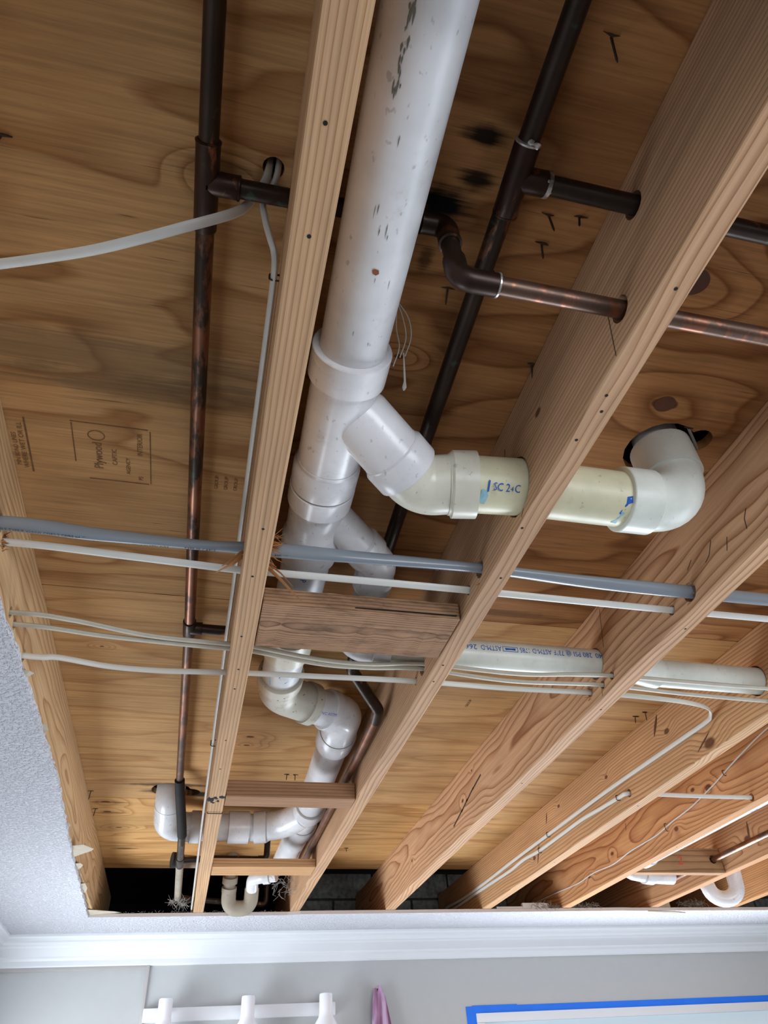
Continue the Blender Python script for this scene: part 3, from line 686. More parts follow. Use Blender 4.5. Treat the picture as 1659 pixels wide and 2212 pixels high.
for i in range(34):
    if i < 24: y, a, l, w = rs.uniform(.135, .235), rs.choice((-.54, -.47, -.40))+rs.uniform(-.03, .03), rs.uniform(.005, .018), rs.uniform(.0006, .0013)
    else: y, a, l, w = rs.uniform(.25, .50), rs.uniform(-.4, .6), rs.uniform(.004, .020), rs.uniform(.0003, .0007)
    patch_round('scuff', MA(y), d0, (a, 0, -1), R3, [(0, 0), (l*.3, w), (l*.6, w*.7), (l, w*.2), (l*.7, -w*.6), (l*.3, -w)], M['scuff'], LAST[0])
patch_round('rust_spot', MA(.4015), d0, (.0, 0, -1), R3, [(0, -.002), (.002, -.0045), (.006, -.003), (.0075, .001), (.005, .004), (.001, .003)], M['rust'], LAST[0])
# first wye
BR = [V(.131, .628, .7525), None, V(.2428, .7145, .715)]
dbr = (BR[2]-BR[0]).normalized(); BR[1] = BR[2]-dbr*.038
run = hub(MA(.541), MA(.590), H3+.0015, B3+.001)+[(MA(.748), B3+.001), (MA(.752), B3+.001), (MA(.760), H3), (MA(.800), H3), (MA(.800), H3-.003)]
w1 = hubbed('wye_fitting', [run, [(BR[0]+V(0, 0, .010), .030), (BR[0]+dbr*.035, B3-.001), (BR[1], B3), (BR[1]+dbr*.006, H3-.001), (BR[2], H3-.001), (BR[2], H3-.004)]], 'pvcB')
ring(MA(.750), d0, B3+.0005, .004, 'pvcA'); ring(BR[1]+dbr*.002, dbr, B3-.0003, .004, 'pvcA')
# elbow on the branch, then the horizontal branch through the joist
e = V(.3085, .7225, .7056); e2 = V(.347, .7145, .7035); de = (e2-e).normalized()
c = rounded([BR[2]-dbr*.012, BR[2]+dbr*.032, e2], .065, 12)
st = [(p, B3-.0005) for p in c if (p-e).dot(de) < -.001]+[(e, B3-.0005), (e+de*.004, H3), (e2, H3), (e2, H3-.004)]
hubbed('elbow_fitting', [st], 'pvcC'); ring(e+de*.002, de, B3+.0002, .003, 'pvcC')
hp = [V(.335, .7155, .7042), V(.42, .706, .702), V(.605, .7035, .700)]
pipe('branch_pipe', hp, R3, 'pvcY')
text_round('pipe_lettering', 'SC 2', .0165, V(.3585, .709, .7034), (1, -.015, 0), (0, -.57, -.82), R3, M['blueink'], LAST[0], .80)
text_round('pipe_lettering', '4', .010, V(.3848, .708, .703), (1, -.015, 0), (0, -.59, -.81), R3, M['blueink'], LAST[0], .9)
text_round('pipe_lettering', 'C', .0165, V(.3905, .708, .7029), (1, -.015, 0), (0, -.57, -.82), R3, M['blueink'], LAST[0], .78)
patch_round('primer_smear', V(.348, .7105, .704), (1, -.015, 0), (0, -.60, -.80), R3, [(.003, -.004), (.0055, -.004), (.006, .012), (.0035, .013)], M['blueink'], LAST[0])
patch_round('primer_smear', V(.348, .7105, .704), (1, -.015, 0), (0, -.30, -.95), R3, [(-.006, -.008), (.004, -.010), (.006, .004), (.002, .012), (-.005, .014)], M['bluewash'], LAST[0])
patch_round('primer_smear', V(.56, .7042, .7005), (1, -.015, 0), (0, -.55, -.83), R3, [(-.001, -.012), (.002, -.014), (.010, .004), (.016, .006), (.015, .016), (.006, .014), (.006, .004)], M['blueink'], LAST[0])
patch_round('primer_smear', V(.56, .7042, .7005), (1, -.015, 0), (0, -.10, -1), R3, [(-.006, -.012), (.004, -.014), (.008, .010), (.002, .012)], M['bluewash'], LAST[0])
# quarter bend up through the floor
q0, q1 = V(.576, .7036, .7003), V(.628, .703, .7005)
ctr = V(.630, .703, .762); Rb = .0615
st = hub(q0, q1, H3, B3)
for k in range(1, 13):
    a = math.pi/2*k/12; st.append((ctr+V(math.sin(a)*Rb, 0, -math.cos(a)*Rb), B3))
top = ctr+V(Rb, 0, 0)
st += [(top+V(0, 0, .001), B3), (top+V(0, 0, .0015), H3-.001), (top+V(0, 0, .065), H3-.001), (top+V(0, 0, .065), H3-.004)]
hubbed('quarter_bend', [st], 'pvcD')
MB().tube([top+V(0, 0, .06), top+V(0, 0, .165)], .038, n=30).build('riser_pipe', M['pvcA'], dr)
# second wye with a small branch
st2 = V(.150, .925, .758)
B2 = [V(.150, .868, .756), V(.222, .939, .745), V(.239, .956, .7425)]; db2 = (B2[1]-B2[0]).normalized()
run = hub(MA(.8045), MA(.845), H3+.0005, B3+.0003)+[(MA(.918), B3+.0003), (MA(.928), B3+.003), (MA(.935), H3-.001), (MA(.986), H3-.001), (MA(.986), H3-.004)]
hubbed('wye_fitting', [run, [(B2[0], .031), (B2[1]-db2*.008, .0318), (B2[1]-db2*.005, .0368), (B2[2], .0368), (B2[2], .0325)]], 'pvcB')
ring(MA(.8022), d0, H3-.0045, .0026, 'groove')
E2 = rounded([B2[2]-db2*.006, V(.263, .980, .738), V(.262, 1.036, .735)], .035, 9)
hubbed('elbow_fitting', [[(p, .0325) for p in E2[:-1]]+[(E2[-1]-V(0, .024, 0), .0325), (E2[-1]-V(0, .022, 0), .0362), (E2[-1], .0362), (E2[-1], .033)]], 'pvcB')
pipe('small_branch_pipe', [V(.266, 1.02, .735), V(.264, 1.135, .730)], .0302, 'pvcG', 28)
E3 = rounded([V(.264, 1.125, .7302), V(.262, 1.238, .7247), V(.342, 1.238, .7232)], .05, 10)
hubbed('elbow_fitting', [[(E3[0], .0358), (V(.2637, 1.15, .729), .0358)]+[(p, .0335) for p in E3[1:-1]]+[(V(.306, 1.238, .7238), .0335), (V(.307, 1.238, .7238), .0358), (E3[-1], .0358), (E3[-1], .032)]], 'pvcB')
ap = [V(.332, 1.238, .7233), V(.635, 1.2375, .722), V(.892, 1.238, .721)]
RA = .0309
asp = pipe('small_branch_pipe', ap, RA, 'pvcD', 28)
ab = [V(.892, 1.238, .721), V(.963, 1.2585, .7205), V(1.28, 1.266, .722), V(1.63, 1.274, .723)]
hubbed('coupling', [[(V(.877, 1.233, .721), .033), (V(.877, 1.233, .721), .0362), (V(.960, 1.257, .7205), .0362), (V(.960, 1.257, .7205), .033)]], 'pvcD')
pipe('small_branch_pipe', [ab[0], ab[1]]+[lerp(ab[1], ab[3], k/6) for k in range(1, 7)], RA, 'pvcD', 28)
tx = (-1, 0, 0); rad = (0, -.97, .22)
for body, x, w in (('SCH40', .838, .046), ('280 PSI', .784, .0425), ('@ 73°F', .736, .041), ('ASTM-D 1785', .690, .072), ('ASTM-D', .577, .0457), ('2665', .523, .034)):
    text_round('pipe_lettering', body, .0168, V(x, 1.2376, .7217), tx, rad, RA, M['blueink'], asp, fit=w)
for o in ([(0, 0), (.034, 0), (.034, .0012), (0, .0012)], [(0, .0105), (.034, .0105), (.034, .0117), (0, .0117)], [(0, 0), (.0013, 0), (.0013, .0117), (0, .0117)], [(.0327, 0), (.034, 0), (.034, .0117), (.0327, .0117)], [(.005, .003), (.015, .004), (.029, .0035), (.028, .0085), (.016, .0075), (.006, .0085)]):
    patch_round('print_box', V(.6135, 1.2376, .7217), tx, rad, RA, o, M['blueink'], asp)
# main pipe carries on over the rough plank
pipe('main_pipe', [MA(.975), MA(1.30), MA(1.52)], R3, 'pvcA')
text_round('pipe_lettering', '3" P', .016, MA(.993), (0, 1, 0), (-.22, 0, -1), R3, M['blueink'], LAST[0], 1.0)
hubbed('coupling', [[(MA(1.25), H3-.004), (MA(1.25), H3), (MA(1.335), H3), (MA(1.335), H3-.004)]], 'pvcC')
text_round('pipe_lettering', 'PC', .020, MA(1.365), (0, 1, 0), (-.5, 0, -1), R3, M['blueink'], LAST[0], 1.0)
patch_round('primer_smear', MA(1.385), (0, 1, 0), (.05, 0, -1), R3, [(0, -.035), (.05, -.03), (.055, .03), (.02, .036), (.005, .02)], M['bluewash'], LAST[0])
# double offset of eighth bends
a0 = MA(1.445); a1 = MA(1.482)
n1 = rounded([a1, V(.152, 1.550, .765), V(.222, 1.590, .765)], .075, 9)
hubbed('elbow_fitting', [hub(a0, a1, H3+.001, B3+.001)+[(p, B3+.001) for p in n1[1:]]+[(V(.2215, 1.5895, .765), H3), (V(.241, 1.601, .765), H3), (V(.241, 1.601, .765), H3-.004)]], 'pvcdirt')
pipe('offset_pipe', [V(.24, 1.601, .765), V(.304, 1.638, .766)], R3, 'pvcA')
text_round('pipe_lettering', 'PVC ASTM', .010, V(.252, 1.604, .765), (.25, .05, 0), (-.1, -.8, -1), R3, M['blueink'], LAST[0], .0001+.9)
s0, s1 = V(.277, 1.6225, .7655), V(.298, 1.635, .766)
n2 = rounded([s1, V(.330, 1.654, .767), V(.334, 1.757, .768)], .085, 10)
hubbed('elbow_fitting', [hub(s0, s1, H3, B3+.001)+[(p, B3+.001) for p in n2[1:]]+[(V(.3342, 1.764, .768), H3), (V(.3355, 1.825, .769), H3), (V(.3355, 1.825, .769), H3-.004)]], 'pvcB')
ring(V(.334, 1.760, .768), (0, 1, 0), B3+.001, .003, 'groove')
L0, L1 = V(.335, 1.81, .769), V(.351, 2.345, .770)
pipe('main_pipe', [L0, L1], R3, 'pvcA')
# third wye, branch to the left with a quarter bend up
BL_ = [V(.345, 2.420, .770), V(.236, 2.548, .764), V(.196, 2.553, .762)]
bl = rounded([BL_[0], V(.285, 2.530, .766), V(.19, 2.553, .762)], .12, 8)
hubbed('wye_fitting', [hub(V(.351, 2.325, .770), V(.351, 2.39, .770), H3, B3)+[(V(.351, 2.505, .771), B3), (V(.351, 2.512, .771), H3), (V(.351, 2.59, .772), H3), (V(.351, 2.59, .772), H3-.004)],
                       [(p, B3) for p in bl[:-1]]+[(V(.236, 2.547, .764), B3), (V(.230, 2.548, .764), H3), (bl[-1], H3), (bl[-1], H3-.004)]], 'pvcB')
ring(V(.351, 2.508, .771), (0, 1, 0), B3, .004, 'groove')
pipe('main_pipe', [V(.351, 2.58, .772), V(.349, 3.02, .775)], R3, 'pvcA')
text_round('pipe_lettering', 'PVC-DWV', .018, V(.349, 2.74, .772), (0, 1, 0), (.5, 0, -1), R3, M['greyink'], LAST[0], 1.0)
pipe('branch_pipe', [V(.20, 2.553, .762), V(-.005, 2.549, .760)], R3, 'pvcA')
hubbed('coupling', [[(V(.172, 2.5525, .762), H3-.004), (V(.172, 2.5525, .762), H3), (V(.104, 2.551, .761), H3), (V(.104, 2.551, .761), H3-.004)]], 'pvcB')
k0, k1 = V(.012, 2.549, .760), V(-.022, 2.548, .760)
qb = rounded([k1, V(-.092, 2.546, .760), V(-.092, 2.445, .795), V(-.092, 2.406, .87)], .075, 10)
qb = rounded([k1, V(-.093, 2.535, .757), V(-.093, 2.408, .81), V(-.092, 2.405, .88)], {1: .080, 2: .05}, 10)
hubbed('quarter_bend', [hub(k0, k1, H3, B3)+[(p, B3) for p in qb[1:]]], 'pvcG' if 0 else 'pvcB')
ring(V(-.093, 2.440, .797), (0, -.127, .053), B3, .002, 'pvcA')

# ================================================================ copper lines
def cu_line(t, name, pts, r, mat, rad=.016, n=16): return MB().tube(rounded(pts, rad, 6), r, n=n).build(name, M[mat], t)
def collar(t, a, b, r, mat='cuF', name='copper_fitting'):
    a = V(*a); b = V(*b); d = (b-a).normalized()
    return MB().sweep([(a, r-.0025), (a, r-.0004), (a+d*.001, r), (b-d*.001, r), (b, r-.0004), (b, r-.0025)], n=18).build(name, M[mat], t)
def solder(t, c, d, r, mat='cuS', w=.0022):
    c = V(*c); d = V(*d).normalized()
    return MB().sweep([(c-d*w, r-.002), (c-d*w*.4, r+.0008), (c+d*w*.5, r+.0006), (c+d*w, r-.002)], n=18, caps=False).build('solder_joint', M[mat], t)
RC, RF = .0109, .0135
ca = thing('copper_pipe_run', (-.06, 1.3, .80), 'long tarnished copper pipe down the left bay with a branch crossing above the drain pipe', 'copper pipe')
cu_line(ca, 'copper_pipe', [(-.0695, -.7, .80), (-.0675, .385, .80)], RC, 'cuD')
cu_line(ca, 'copper_pipe', [(-.0675, .385, .80), (-.0605, 1.30, .80)], RC, 'cuA')
cu_line(ca, 'copper_pipe', [(-.0605, 1.30, .80), (-.065, 2.245, .800)], RC, 'cuN')
collar(ca, (-.0678, .345, .80), (-.0672, .445, .80), RF, 'cuF'); collar(ca, (-.068, .3885, .80), (-.0325, .3885, .80), RF, 'cuF')
solder(ca, (-.0678, .3445, .80), (0, 1, 0), RF, 'cuF'); solder(ca, (-.032, .3887, .80), (1, 0, 0), RF, 'cuF')
collar(ca, (-.0606, 1.318, .80), (-.0602, 1.372, .80), RF, 'cuD'); collar(ca, (-.0605, 1.345, .80), (-.034, 1.345, .80), RF, 'cuD')
cu_line(ca, 'copper_pipe', [(-.036, 1.345, .80), (.0, 1.346, .800), (.022, 1.346, .800)], RC, 'cuD')
# branch over the drain, down, and through the joists
cu_line(ca, 'copper_pipe', [(-.035, .3888, .80), (.020, .390, .8035), (.055, .391, .8070), (.188, .388, .8072)], RC, 'cuD', .02)
cu_line(ca, 'copper_elbow', [(.182, .388, .8072), (.2125, .387, .8072), (.2125, .3865, .765)], RF, 'cuF', .017)
solder(ca, (.182, .388, .8072), (1, 0, 0), RF, 'cuF')
cu_line(ca, 'copper_pipe', [(.2125, .3865, .772), (.2125, .386, .718)], RC, 'cuD')
cu_line(ca, 'copper_elbow', [(.2125, .386, .728), (.2125, .386, .6915), (.258, .386, .6915)], RF, 'cuF', .019)
solder(ca, (.2125, .3865, .765), (0, 0, -1), RF, 'cuF'); solder(ca, (.258, .386, .6915), (1, 0, 0), RF)
cu_line(ca, 'copper_pipe', [(.250, .386, .6915), (.43, .3866, .691), (1.262, .3866, .691)], RC, 'cuN')
# lower end: black sleeve, riser, elbow
cu_line(ca, 'rubber_sleeve', [(-.0645, 2.225, .797), (-.060, 2.27, .775), (-.045, 2.415, .7215), (-.0415, 2.455, .705)], .0150, 'rubber', .05)
cu_line(ca, 'copper_pipe', [(-.042, 2.44, .710), (-.0415, 2.50, .694), (-.0415, 2.60, .692), (-.0415, 2.93, .690)], RC+.0012, 'cuA')
cu_line(ca, 'dusty_pipe', [(-.0415, 2.75, .691), (-.0412, 3.195, .6865)], RC+.0022, 'lintpipe' if 'lintpipe' in M else 'pvcG')
collar(ca, (-.0415, 2.655, .692), (-.0415, 2.725, .6915), RF+.001, 'cuD')
cu_line(ca, 'copper_pipe', [(-.0415, 2.69, .692), (.030, 2.690, .697), (.060, 2.690, .699), (.252, 2.702, .700), (.253, 2.702, .80)], RC, 'cuD', .018)
collar(ca, (.222, 2.7005, .700), (.243, 2.7015, .700), RF-.0006, 'cuD')
cu_line(ca, 'copper_pipe', [(-.0412, 3.19, .6865), (-.020, 3.205, .686), (.07, 3.235, .685), (.315, 3.312, .685), (.315, 3.30, .78)], RC, 'cuD', .018)
cb = thing('copper_pipe_run', (.27, 1.2, .77), 'dark soot-stained copper pipe beside the drain pipe with a soldered tee into the right joist', 'copper pipe')
RB = .0122
cu_line(cb, 'copper_pipe', [(.2555, -.7, .80), (.2706, .275, .80)], RB, 'cuD')
cu_line(cb, 'copper_pipe', [(.2712, .33, .80), (.2868, .935, .80), (.299, 1.30, .80), (.303, 1.40, .785)], RB, 'cuD')
collar(cb, (.2706, .272, .80), (.2743, .355, .80), RB+.0028, 'cuF'); collar(cb, (.2724, .313, .80), (.308, .3115, .7985), RB+.0024, 'cuF')
solder(cb, (.2706, .2725, .80), (0, 1, 0), RB+.0024); solder(cb, (.2743, .355, .80), (0, 1, 0), RB+.0024, 'cuF'); solder(cb, (.309, .3115, .798), (1, 0, 0), RB+.0022, 'cuS', .004)
collar(cb, (.2768, .431, .80), (.2783, .449, .80), RB+.0014, 'cuD')
for k, (c_, d_) in enumerate((((.2706, .2725, .80), (0, 1, 0)), ((.309, .3115, .798), (1, 0, 0)))):   # lumpy solder drips on the underside
    b_ = MB(); rr = random.Random(k)
    for q in range(7):
        p_ = V(*c_)+V(d_[0], d_[1], 0)*rr.uniform(-.006, .006)+V(d_[1]*rr.uniform(-.009, .009), d_[0]*rr.uniform(-.012, .004), -RB*rr.uniform(.85, 1.1)); blob(b_, p_, rr.uniform(.0014, .0032), q, 1, (1.2, 1.2, .6))
    b_.build('solder_drip', M['cuS'], cb)
cu_line(cb, 'copper_pipe', [(.300, .3115, .7985), (.42, .3045, .778), (1.262, .306, .777)], RC+.0006, 'cuD')
cu_line(cb, 'rubber_sleeve', [(.3025, 1.392, .7865), (.305, 1.43, .772), (.383, 1.512, .718), (.3865, 1.56, .7115)], .0138, 'cuD', .02)
cu_line(cb, 'copper_pipe', [(.3862, 1.54, .7125), (.3895, 1.79, .711)], RC, 'cuB'); cu_line(cb, 'copper_pipe', [(.3893, 1.78, .711), (.393, 2.80, .711)], RC-.001, 'cuB')
cc = thing('copper_pipe', (2.0, 2.2, .69), 'thin brown copper pipe entering the red-marked block at lower right', 'copper pipe')
cu_line(cc, 'copper_pipe', [(2.0, .8, .690), (2.0, 2.3, .692), (2.0, 2.95, .694)], .0105, 'cuN')

# ================================================================ traps and other fittings near the far wall
tr1 = thing('drain_trap', (.2, 3.2, .66), 'dusty beige drain trap hanging in the dark beside the far lip of the ceiling', 'trap')
dr2 = dr; dr = tr1
pipe('inlet_pipe', [(.152, 3.10, .86), (.155, 3.19, .715)], .0215, 'pvcG', 20)
hubbed('slip_nut', [[((.1545, 3.165, .755), .022), ((.1545, 3.165, .755), .030), ((.1548, 3.178, .735), .030), ((.1548, 3.178, .735), .022)], [((.155, 3.186, .722), .022), ((.155, 3.186, .722), .0295), ((.155, 3.195, .708), .0295), ((.155, 3.195, .708), .022)]], 'pvcG', 22)
pipe('trap_bend', rounded([(.155, 3.195, .715), (.158, 3.22, .652), (.245, 3.22, .652), (.245, 3.19, .72)], .042, 9), .0285, 'pvcG', 24)
pipe('trap_arm', rounded([(.245, 3.195, .705), (.243, 3.15, .745), (.275, 3.11, .742), (.33, 3.085, .742)], .03, 8), .0245, 'pvcB', 22)
pipe('trap_collar', [(.282, 3.107, .742), (.305, 3.097, .742)], .029, 'pvcB', 22)
dr = dr2
cap = thing('cleanout_stub', (-.02, 2.88, .72), 'grey pipe stub with a black end behind the dusty left copper pipe', 'pipe stub')
MB().tube([(-.045, 2.885, .742), (.0215, 2.904, .742)], .0208, n=22).build('stub_pipe', M['pvcG'], cap)
MB().sweep([((-.074, 2.876, .742), .018), ((-.074, 2.876, .742), .0265), ((-.052, 2.882, .742), .0265), ((-.052, 2.882, .742), .02)], n=22).build('end_cap', M['rubber'], cap)
jp = thing('drain_pipe', (1.72, 2.2, .69), 'white plastic pipe running along the underside edge of the reddish joist at right', 'drain pipe')
MB().tube([(1.700, .6, .688), (1.693, 1.96, .690), (1.686, 2.58, .692)], .0302, n=26).build('pipe', M['pvcB'], jp)
text_round('pipe_lettering', 'PVC', .02, V(1.694, 1.98, .690), (0, -1, 0), (.5, 0, -1), .0302, M['blueink'], jp, 1)
MB().sweep([((1.686, 2.575, .692), .030), ((1.686, 2.575, .692), .035), ((1.685, 2.625, .692), .035), ((1.685, 2.625, .692), .03)], n=26).build('pipe_hub', M['pvcB'], jp)
fx = thing('drain_fitting', (1.82, 2.82, .66), 'white plastic drain fitting behind the red-marked block', 'pipe fitting')
MB().sweep([((1.70, 2.80, .70), .026), ((1.735, 2.805, .690), .0305), ((1.79, 2.815, .684), .0305), ((1.79, 2.815, .684), .036), ((1.83, 2.822, .682), .036), ((1.83, 2.822, .682), .0305), ((1.93, 2.835, .680), .0300)], n=24).build('fitting_body', M['pvcB'], fx)
t2 = thing('drain_trap', (2.2, 2.85, .62), 'glossy white round drain trap hanging below the joist at lower right', 'trap')
P2 = rounded([(2.118, 2.745, .80), (2.128, 2.90, .640), (2.215, 2.90, .622), (2.250, 2.82, .66), (2.250, 2.74, .74)], {1: .05, 2: .04, 3: .05}, 9)
P2 = [V(2.150, 2.985, .76)]+[V(2.205, 2.90, .662)+V(-.052*math.cos(a), .095*math.cos(a)*.25, -.052*math.sin(a)) for a in [math.pi*k/14 for k in range(15)]]+[V(2.257, 2.86, .76)]
MB().sweep([(p, .0315) for p in P2], n=26).build('trap_bend', M['pvcB'], t2)
MB().box(2.212, 2.232, 2.864, 2.8655, .6005, .612).build('sticker', M['greyink'], t2, False)

# ================================================================ cables
def cable(name, label, pts, r, mat, ratio=.55, up=(0, 0, 1), sm=12, twist=0, n=12):
    o = MB().tube(smooth_path(pts, sm), r, n=n, ratio=ratio, up=up, twist=twist).build(name, M[mat])
    return tag(o, label, 'cable')
se_pts = [(-.60, .985, .728), (-.348, .953, .728), (-.20, .942, .716), (-.05, .925, .702), (.024, .914, .696), (.064, .908, .693), (.20, .888, .680), (.411, .884, .679), (.60, .888, .676), (.806, .889, .676), (1.25, .889, .676), (1.63, .889, .676)]
se = cable('service_cable', 'thick grey twisted service cable with black print crossing all the joists', se_pts, .0118, 'se', .72, (0, 0, 1), 14, 9.0, 16)
def cable_text(o, body, size, p, q, R, radial=(0, .0, -1)):
    text_round('cable_lettering', body, size, p, V(*q)-V(*p), radial, R, M['blackink'], o, 1.0, -.0012)
cable_text(se, 'CABLE TYPE R XHHW CDRS 2 CDRS #4 CU', .0075, (-.355, .9535, .728), (-.20, .942, .716), .0118, (0, .1, -1))
cable_text(se, '600 VOLTS E73941 (UL)', .0075, (-.165, .9388, .7127), (-.05, .925, .702), .0118, (0, .1, -1))
cable_text(se, 'TYPE SE CABLE', .0075, (-.066, .9265, .7035), (.024, .914, .696), .0118, (0, .1, -1))
cable_text(se, '600 VOLTS E73941 (UL)', .0075, (.074, .9065, .692), (.20, .888, .680), .0118, (0, .1, -1))
cable_text(se, 'CABLE TYPE R XHHW CDRS 2 CDRS #6 CU', .0065, (.225, .8878, .6797), (.41, .884, .679), .0112, (0, .3, -1))
cable('power_cable', 'straight white flat cable just behind the thick grey cable', [(-.60, 1.02, .724), (-.348, .996, .724), (-.15, .980, .707), (.024, .965, .689), (.064, .960, .686), (.15, .948, .678), (.411, .942, .674), (.806, .949, .676), (1.25, .949, .676), (1.63, .949, .676)], .0068, 'nm', .5, (0, .5, 1))
cable('power_cable', 'aged white cable, upper one of the pair below the rough brown plank', [(-.60, 1.16, .683), (-.348, 1.14, .683), (-.25, 1.145, .680), (-.12, 1.18, .680), (.024, 1.194, .682), (.064, 1.195, .681), (.20, 1.220, .6765), (.30, 1.228, .6785), (.411, 1.2285, .687), (.60, 1.210, .6685), (.72, 1.196, .668), (.806, 1.190, .668), (1.0, 1.19, .665), (1.25, 1.19, .662), (1.63, 1.19, .662)], .0062, 'nmold', .6)
cable('power_cable', 'aged white cable, lower one of the pair, passing under the blue-printed pipe', [(-.60, 1.20, .684), (-.348, 1.180, .684), (-.20, 1.195, .682), (-.05, 1.207, .682), (.024, 1.210, .682), (.064, 1.212, .681), (.20, 1.2365, .6765), (.30, 1.243, .6785), (.411, 1.2455, .685), (.60, 1.2425, .669), (.806, 1.232, .668), (1.0, 1.240, .664), (1.25, 1.247, .662), (1.63, 1.25, .662)], .0062, 'nmold', .6)
J4F = JX[4][0]-.006
cable('power_cable', 'white cable bending at the fourth joist and stapled along it to the far wall', [(-.60, 1.25, .683), (-.348, 1.290, .683), (-.29, 1.302, .690), (-.20, 1.325, .690), (-.10, 1.322, .686), (.024, 1.305, .682), (.064, 1.303, .682), (.20, 1.295, .680), (.411, 1.286, .678), (.62, 1.290, .677), (.806, 1.286, .677), (.95, 1.298, .680), (1.08, 1.335, .693), (1.17, 1.380, .705), (J4F-.012, 1.43, .711), (J4F, 1.47, .711), (J4F, 1.60, .714), (J4F, 2.0, .724), (J4F, 2.468, .727), (J4F, 2.80, .728), (J4F, 3.10, .7265), (J4F, 3.413, .729), (J4F, 3.70, .744)], .0062, 'nm', .5, (1, 0, 0))
cable('power_cable', 'white cable leaving a bored hole in the fourth joist and wandering beside its neighbour', [(1.50, 1.855, .663), (1.604, 1.846, .660), (1.44, 1.872, .669), (1.27, 1.898, .680), (1.225, 1.905, .681), (J4F, 1.945, .685), (J4F, 2.05, .690), (J4F, 2.20, .698), (J4F, 2.35, .698), (J4F, 2.546, .698), (J4F, 2.70, .706), (J4F, 2.85, .703), (J4F, 3.05, .708), (J4F, 3.25, .712), (J4F, 3.486, .715), (J4F, 3.70, .72)][1:], .0058, 'nm', .6, (1, 0, 0))
cable('thin_wire', 'thin white loose wire drooping across the reddish fifth joist', [(1.598, 1.45, .815), (1.600, 1.678, .801), (1.596, 1.80, .780), (1.600, 1.881, .768), (1.598, 1.95, .752), (1.600, 1.998, .744), (1.595, 2.12, .722), (1.597, 2.25, .714), (1.6, 2.371, .703), (1.596, 2.55, .700), (1.598, 2.70, .692), (1.596, 2.86, .700), (1.6, 3.026, .698), (1.596, 3.20, .706), (1.58, 3.45, .712)], .0022, 'coax', 1, (1, 0, 0), 8, 0, 8)
cable('power_cable', 'off-white cable swooping from the left edge up into a hole in the plywood', [(-.62, .575, .735), (-.40, .535, .732), (-.279, .495, .735), (-.229, .477, .735), (-.180, .458, .735), (-.131, .435, .735), (-.0829, .4132, .740), (-.0470, .408, .766), (-.0312, .4095, .788), (-.0223, .4105, .808), (-.0154, .4045, .8205), (-.0050, .3853, .8225), (-.0018, .3755, .835), (-.0015, .372, .88)], .0062, 'coax', .6)
cable('power_cable', 'off-white cable running down the left face of the narrow joist to the far wall', [(.0085, .371, .88), (.0085, .3735, .834), (.0055, .3860, .8222), (-.0040, .4045, .815), (.0005, .4150, .792), (.0075, .4235, .772), (.0145, .4365, .762), (.0172, .456, .750), (.0175, .53, .742), (.0175, .672, .740), (.0175, .80, .742), (.0175, .93, .741), (.0175, 1.123, .741), (.0165, 1.26, .741), (.0175, 1.34, .741), (.0170, 1.646, .741), (.0175, 1.843, .741), (.0172, 2.10, .738), (.0165, 2.36, .731), (.0165, 2.55, .690), (.0165, 2.745, .676), (.017, 3.0, .666), (.017, 3.20, .660), (.017, 3.30, .661), (.017, 3.55, .672)], .0060, 'coax', .62, (1, 0, 0))
# staples
def staple(label, c, along, out, w=.015, leg=.010):
    a = V(*along).normalized(); n = V(*out).normalized(); c = V(*c)
    s = n.cross(a)
    p = [c-s*w/2, c-s*w/2+n*leg, c+s*w/2+n*leg, c+s*w/2]
    tag(MB().tube(rounded(p, .003, 4), .0012, n=8).build('cable_staple', M['steel']), label, 'staple', 'steel cable staples on the joists')
staple('rusty staple holding the cable to the narrow joist beside the copper tee', (.0245, .462, .752), (0, 1, -.1), (-1, 0, 0), .015, .012)
staple('staple on the narrow joist cable near the dark offset elbow', (.0245, 1.80, .741), (0, 1, 0), (-1, 0, 0), .016, .012)
staple('staple on the fourth joist just below its bored cable hole', (JX[4][0]+.001, 1.955, .686), (0, 1, .1), (-1, 0, 0), .014, .013)
staple('staple over the upper cable halfway down the fourth joist', (JX[4][0]+.001, 2.46, .727), (0, 1, 0), (-1, 0, 0), .016, .013)
staple('staple over the lower cable halfway down the fourth joist', (JX[4][0]+.001, 2.55, .698), (0, 1, 0), (-1, 0, 0), .016, .013)
staple('crooked staple pinning the thin wire to the reddish joist', (JX[5][0]+.001, 2.30, .7095), (0, 1, -.1), (-1, 0, 0), .026, .008)
staple('staple pinning the thin wire near the top right of the reddish joist', (JX[5][0]+.001, 1.92, .760), (0, 1, -.2), (-1, 0, 0), .018, .008)
staple('staple wrapped around the underside of the narrow joist near the burnt notch', (.044, 2.035, ZB+.001), (0, 1, 0), (0, 0, -1), .040, .004)
# burnt notch on the narrow joist
nb = MB()
for i, (x, y, r) in enumerate(((.030, 1.935, .010), (.042, 1.925, .009), (.054, 1.915, .009), (.048, 1.945, .007), (.034, 1.955, .008), (.060, 1.925, .006))): blob(nb, (x, y, ZB+.0015), r, i, 2, (1, 2.0, .25))
nb.build('burnt_notch', M['dark'], JO[1], False)

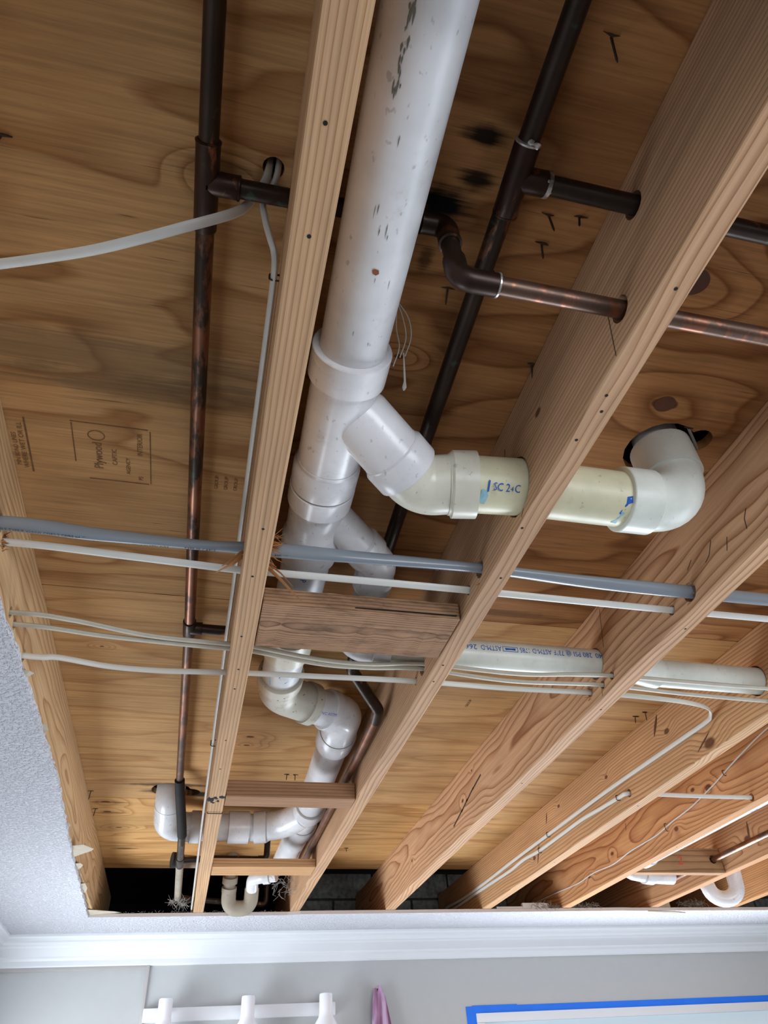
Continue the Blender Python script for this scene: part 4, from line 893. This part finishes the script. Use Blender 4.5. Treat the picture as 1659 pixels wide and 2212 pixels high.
# ================================================================ cobwebs, lint and crumbs
def fuzz(name, label, c, spread, n, L, r, mat, seed, cat, kindstuff=True, bend=.5):
    rr = random.Random(seed); mb = MB()
    for i in range(n):
        a = V(*c)+V(rr.uniform(-1, 1)*spread[0], rr.uniform(-1, 1)*spread[1], rr.uniform(-1, 1)*spread[2])
        d = V(rr.uniform(-1, 1), rr.uniform(-1, 1), rr.uniform(-1, .6)).normalized()*L*rr.uniform(.4, 1.2)
        m = a+d*.5+V(rr.uniform(-1, 1), rr.uniform(-1, 1), rr.uniform(-1, 1))*L*bend*.4
        mb.sweep([(a, r), (m, r), (a+d, r*.5)], n=4)
    o = mb.build(name, M[mat], None, False); tag(o, label, cat)
    if kindstuff: o['kind'] = 'stuff'
    return o
mb = MB()
for i, (x, y, z) in enumerate(((.190, .50, .80), (.196, .497, .80), (.185, .515, .79))):
    mb.tube(smooth_path([(.172, .478, .775), (x-.006, y-.004, .765), (x, y+.01, .745), (x-.004, y+.03, .730)], 6), .0007, n=5)
mb.sweep([((.190, .525, .735), .0008), ((.198, .555, .716), .0014), ((.199, .562, .713), .0028), ((.199, .566, .711), .001)], n=6)
tag(mb.build('cobweb', M['web'], None, False), 'pale dusty cobweb hanging off the right side of the thick drain pipe', 'cobweb', None, 'stuff')
fuzz('cobweb', 'dusty cobweb on the lower end of the left copper pipe', (-.033, 3.16, .664), (.03, .03, .008), 70, .03, .0006, 'web', 2, 'cobweb')
fuzz('cobweb', 'grey cobweb in the dark behind the pale-edged block', (.36, 3.05, .70), (.05, .05, .03), 50, .05, .0006, 'web', 5, 'cobweb')
fuzz('lint', 'brown fibrous debris lying on the far edge of the ceiling board', (1.62, 3.224, .655), (.16, .008, .006), 280, .024, .0008, 'lint', 7, 'debris')
fuzz('lint', 'grey dust clump on the ceiling edge below the round white trap', (2.27, 3.240, .662), (.06, .012, .010), 160, .024, .0009, 'lint', 8, 'debris')
fuzz('lint', 'dusty fuzz along the far ceiling edge left of the drain', (.05, 3.252, .648), (.34, .004, .002), 150, .010, .0004, 'web', 9, 'debris')
def chip(label, pts, z0, z1, mat):
    mb = MB().poly(pts, z0, z1); tag(mb.build('paint_chip', M[mat], None, False), label, 'chip', 'loose chips on the far ceiling edge')
chip('white chip of ceiling board lying left of the brown debris', [(1.42, 3.219, ), (1.52, 3.220), (1.55, 3.234), (1.48, 3.244), (1.42, 3.240)], .6455, .666, 'gypsum')
chip('thin beige paint sliver hanging over the far ceiling edge', [(2.02, 3.218), (2.16, 3.232), (2.24, 3.262), (2.12, 3.258)], .6285, .6315, 'chip')
chip('small tan chip standing near the round white trap', [(2.10, 3.262), (2.17, 3.262), (2.18, 3.29), (2.11, 3.28)], .6455, .690, 'paper')
chip('thin pale strip lying on the ceiling edge behind the fourth joist', [(1.30, 3.224), (1.47, 3.222), (1.47, 3.232), (1.30, 3.234)], .6455, .653, 'gypsum')
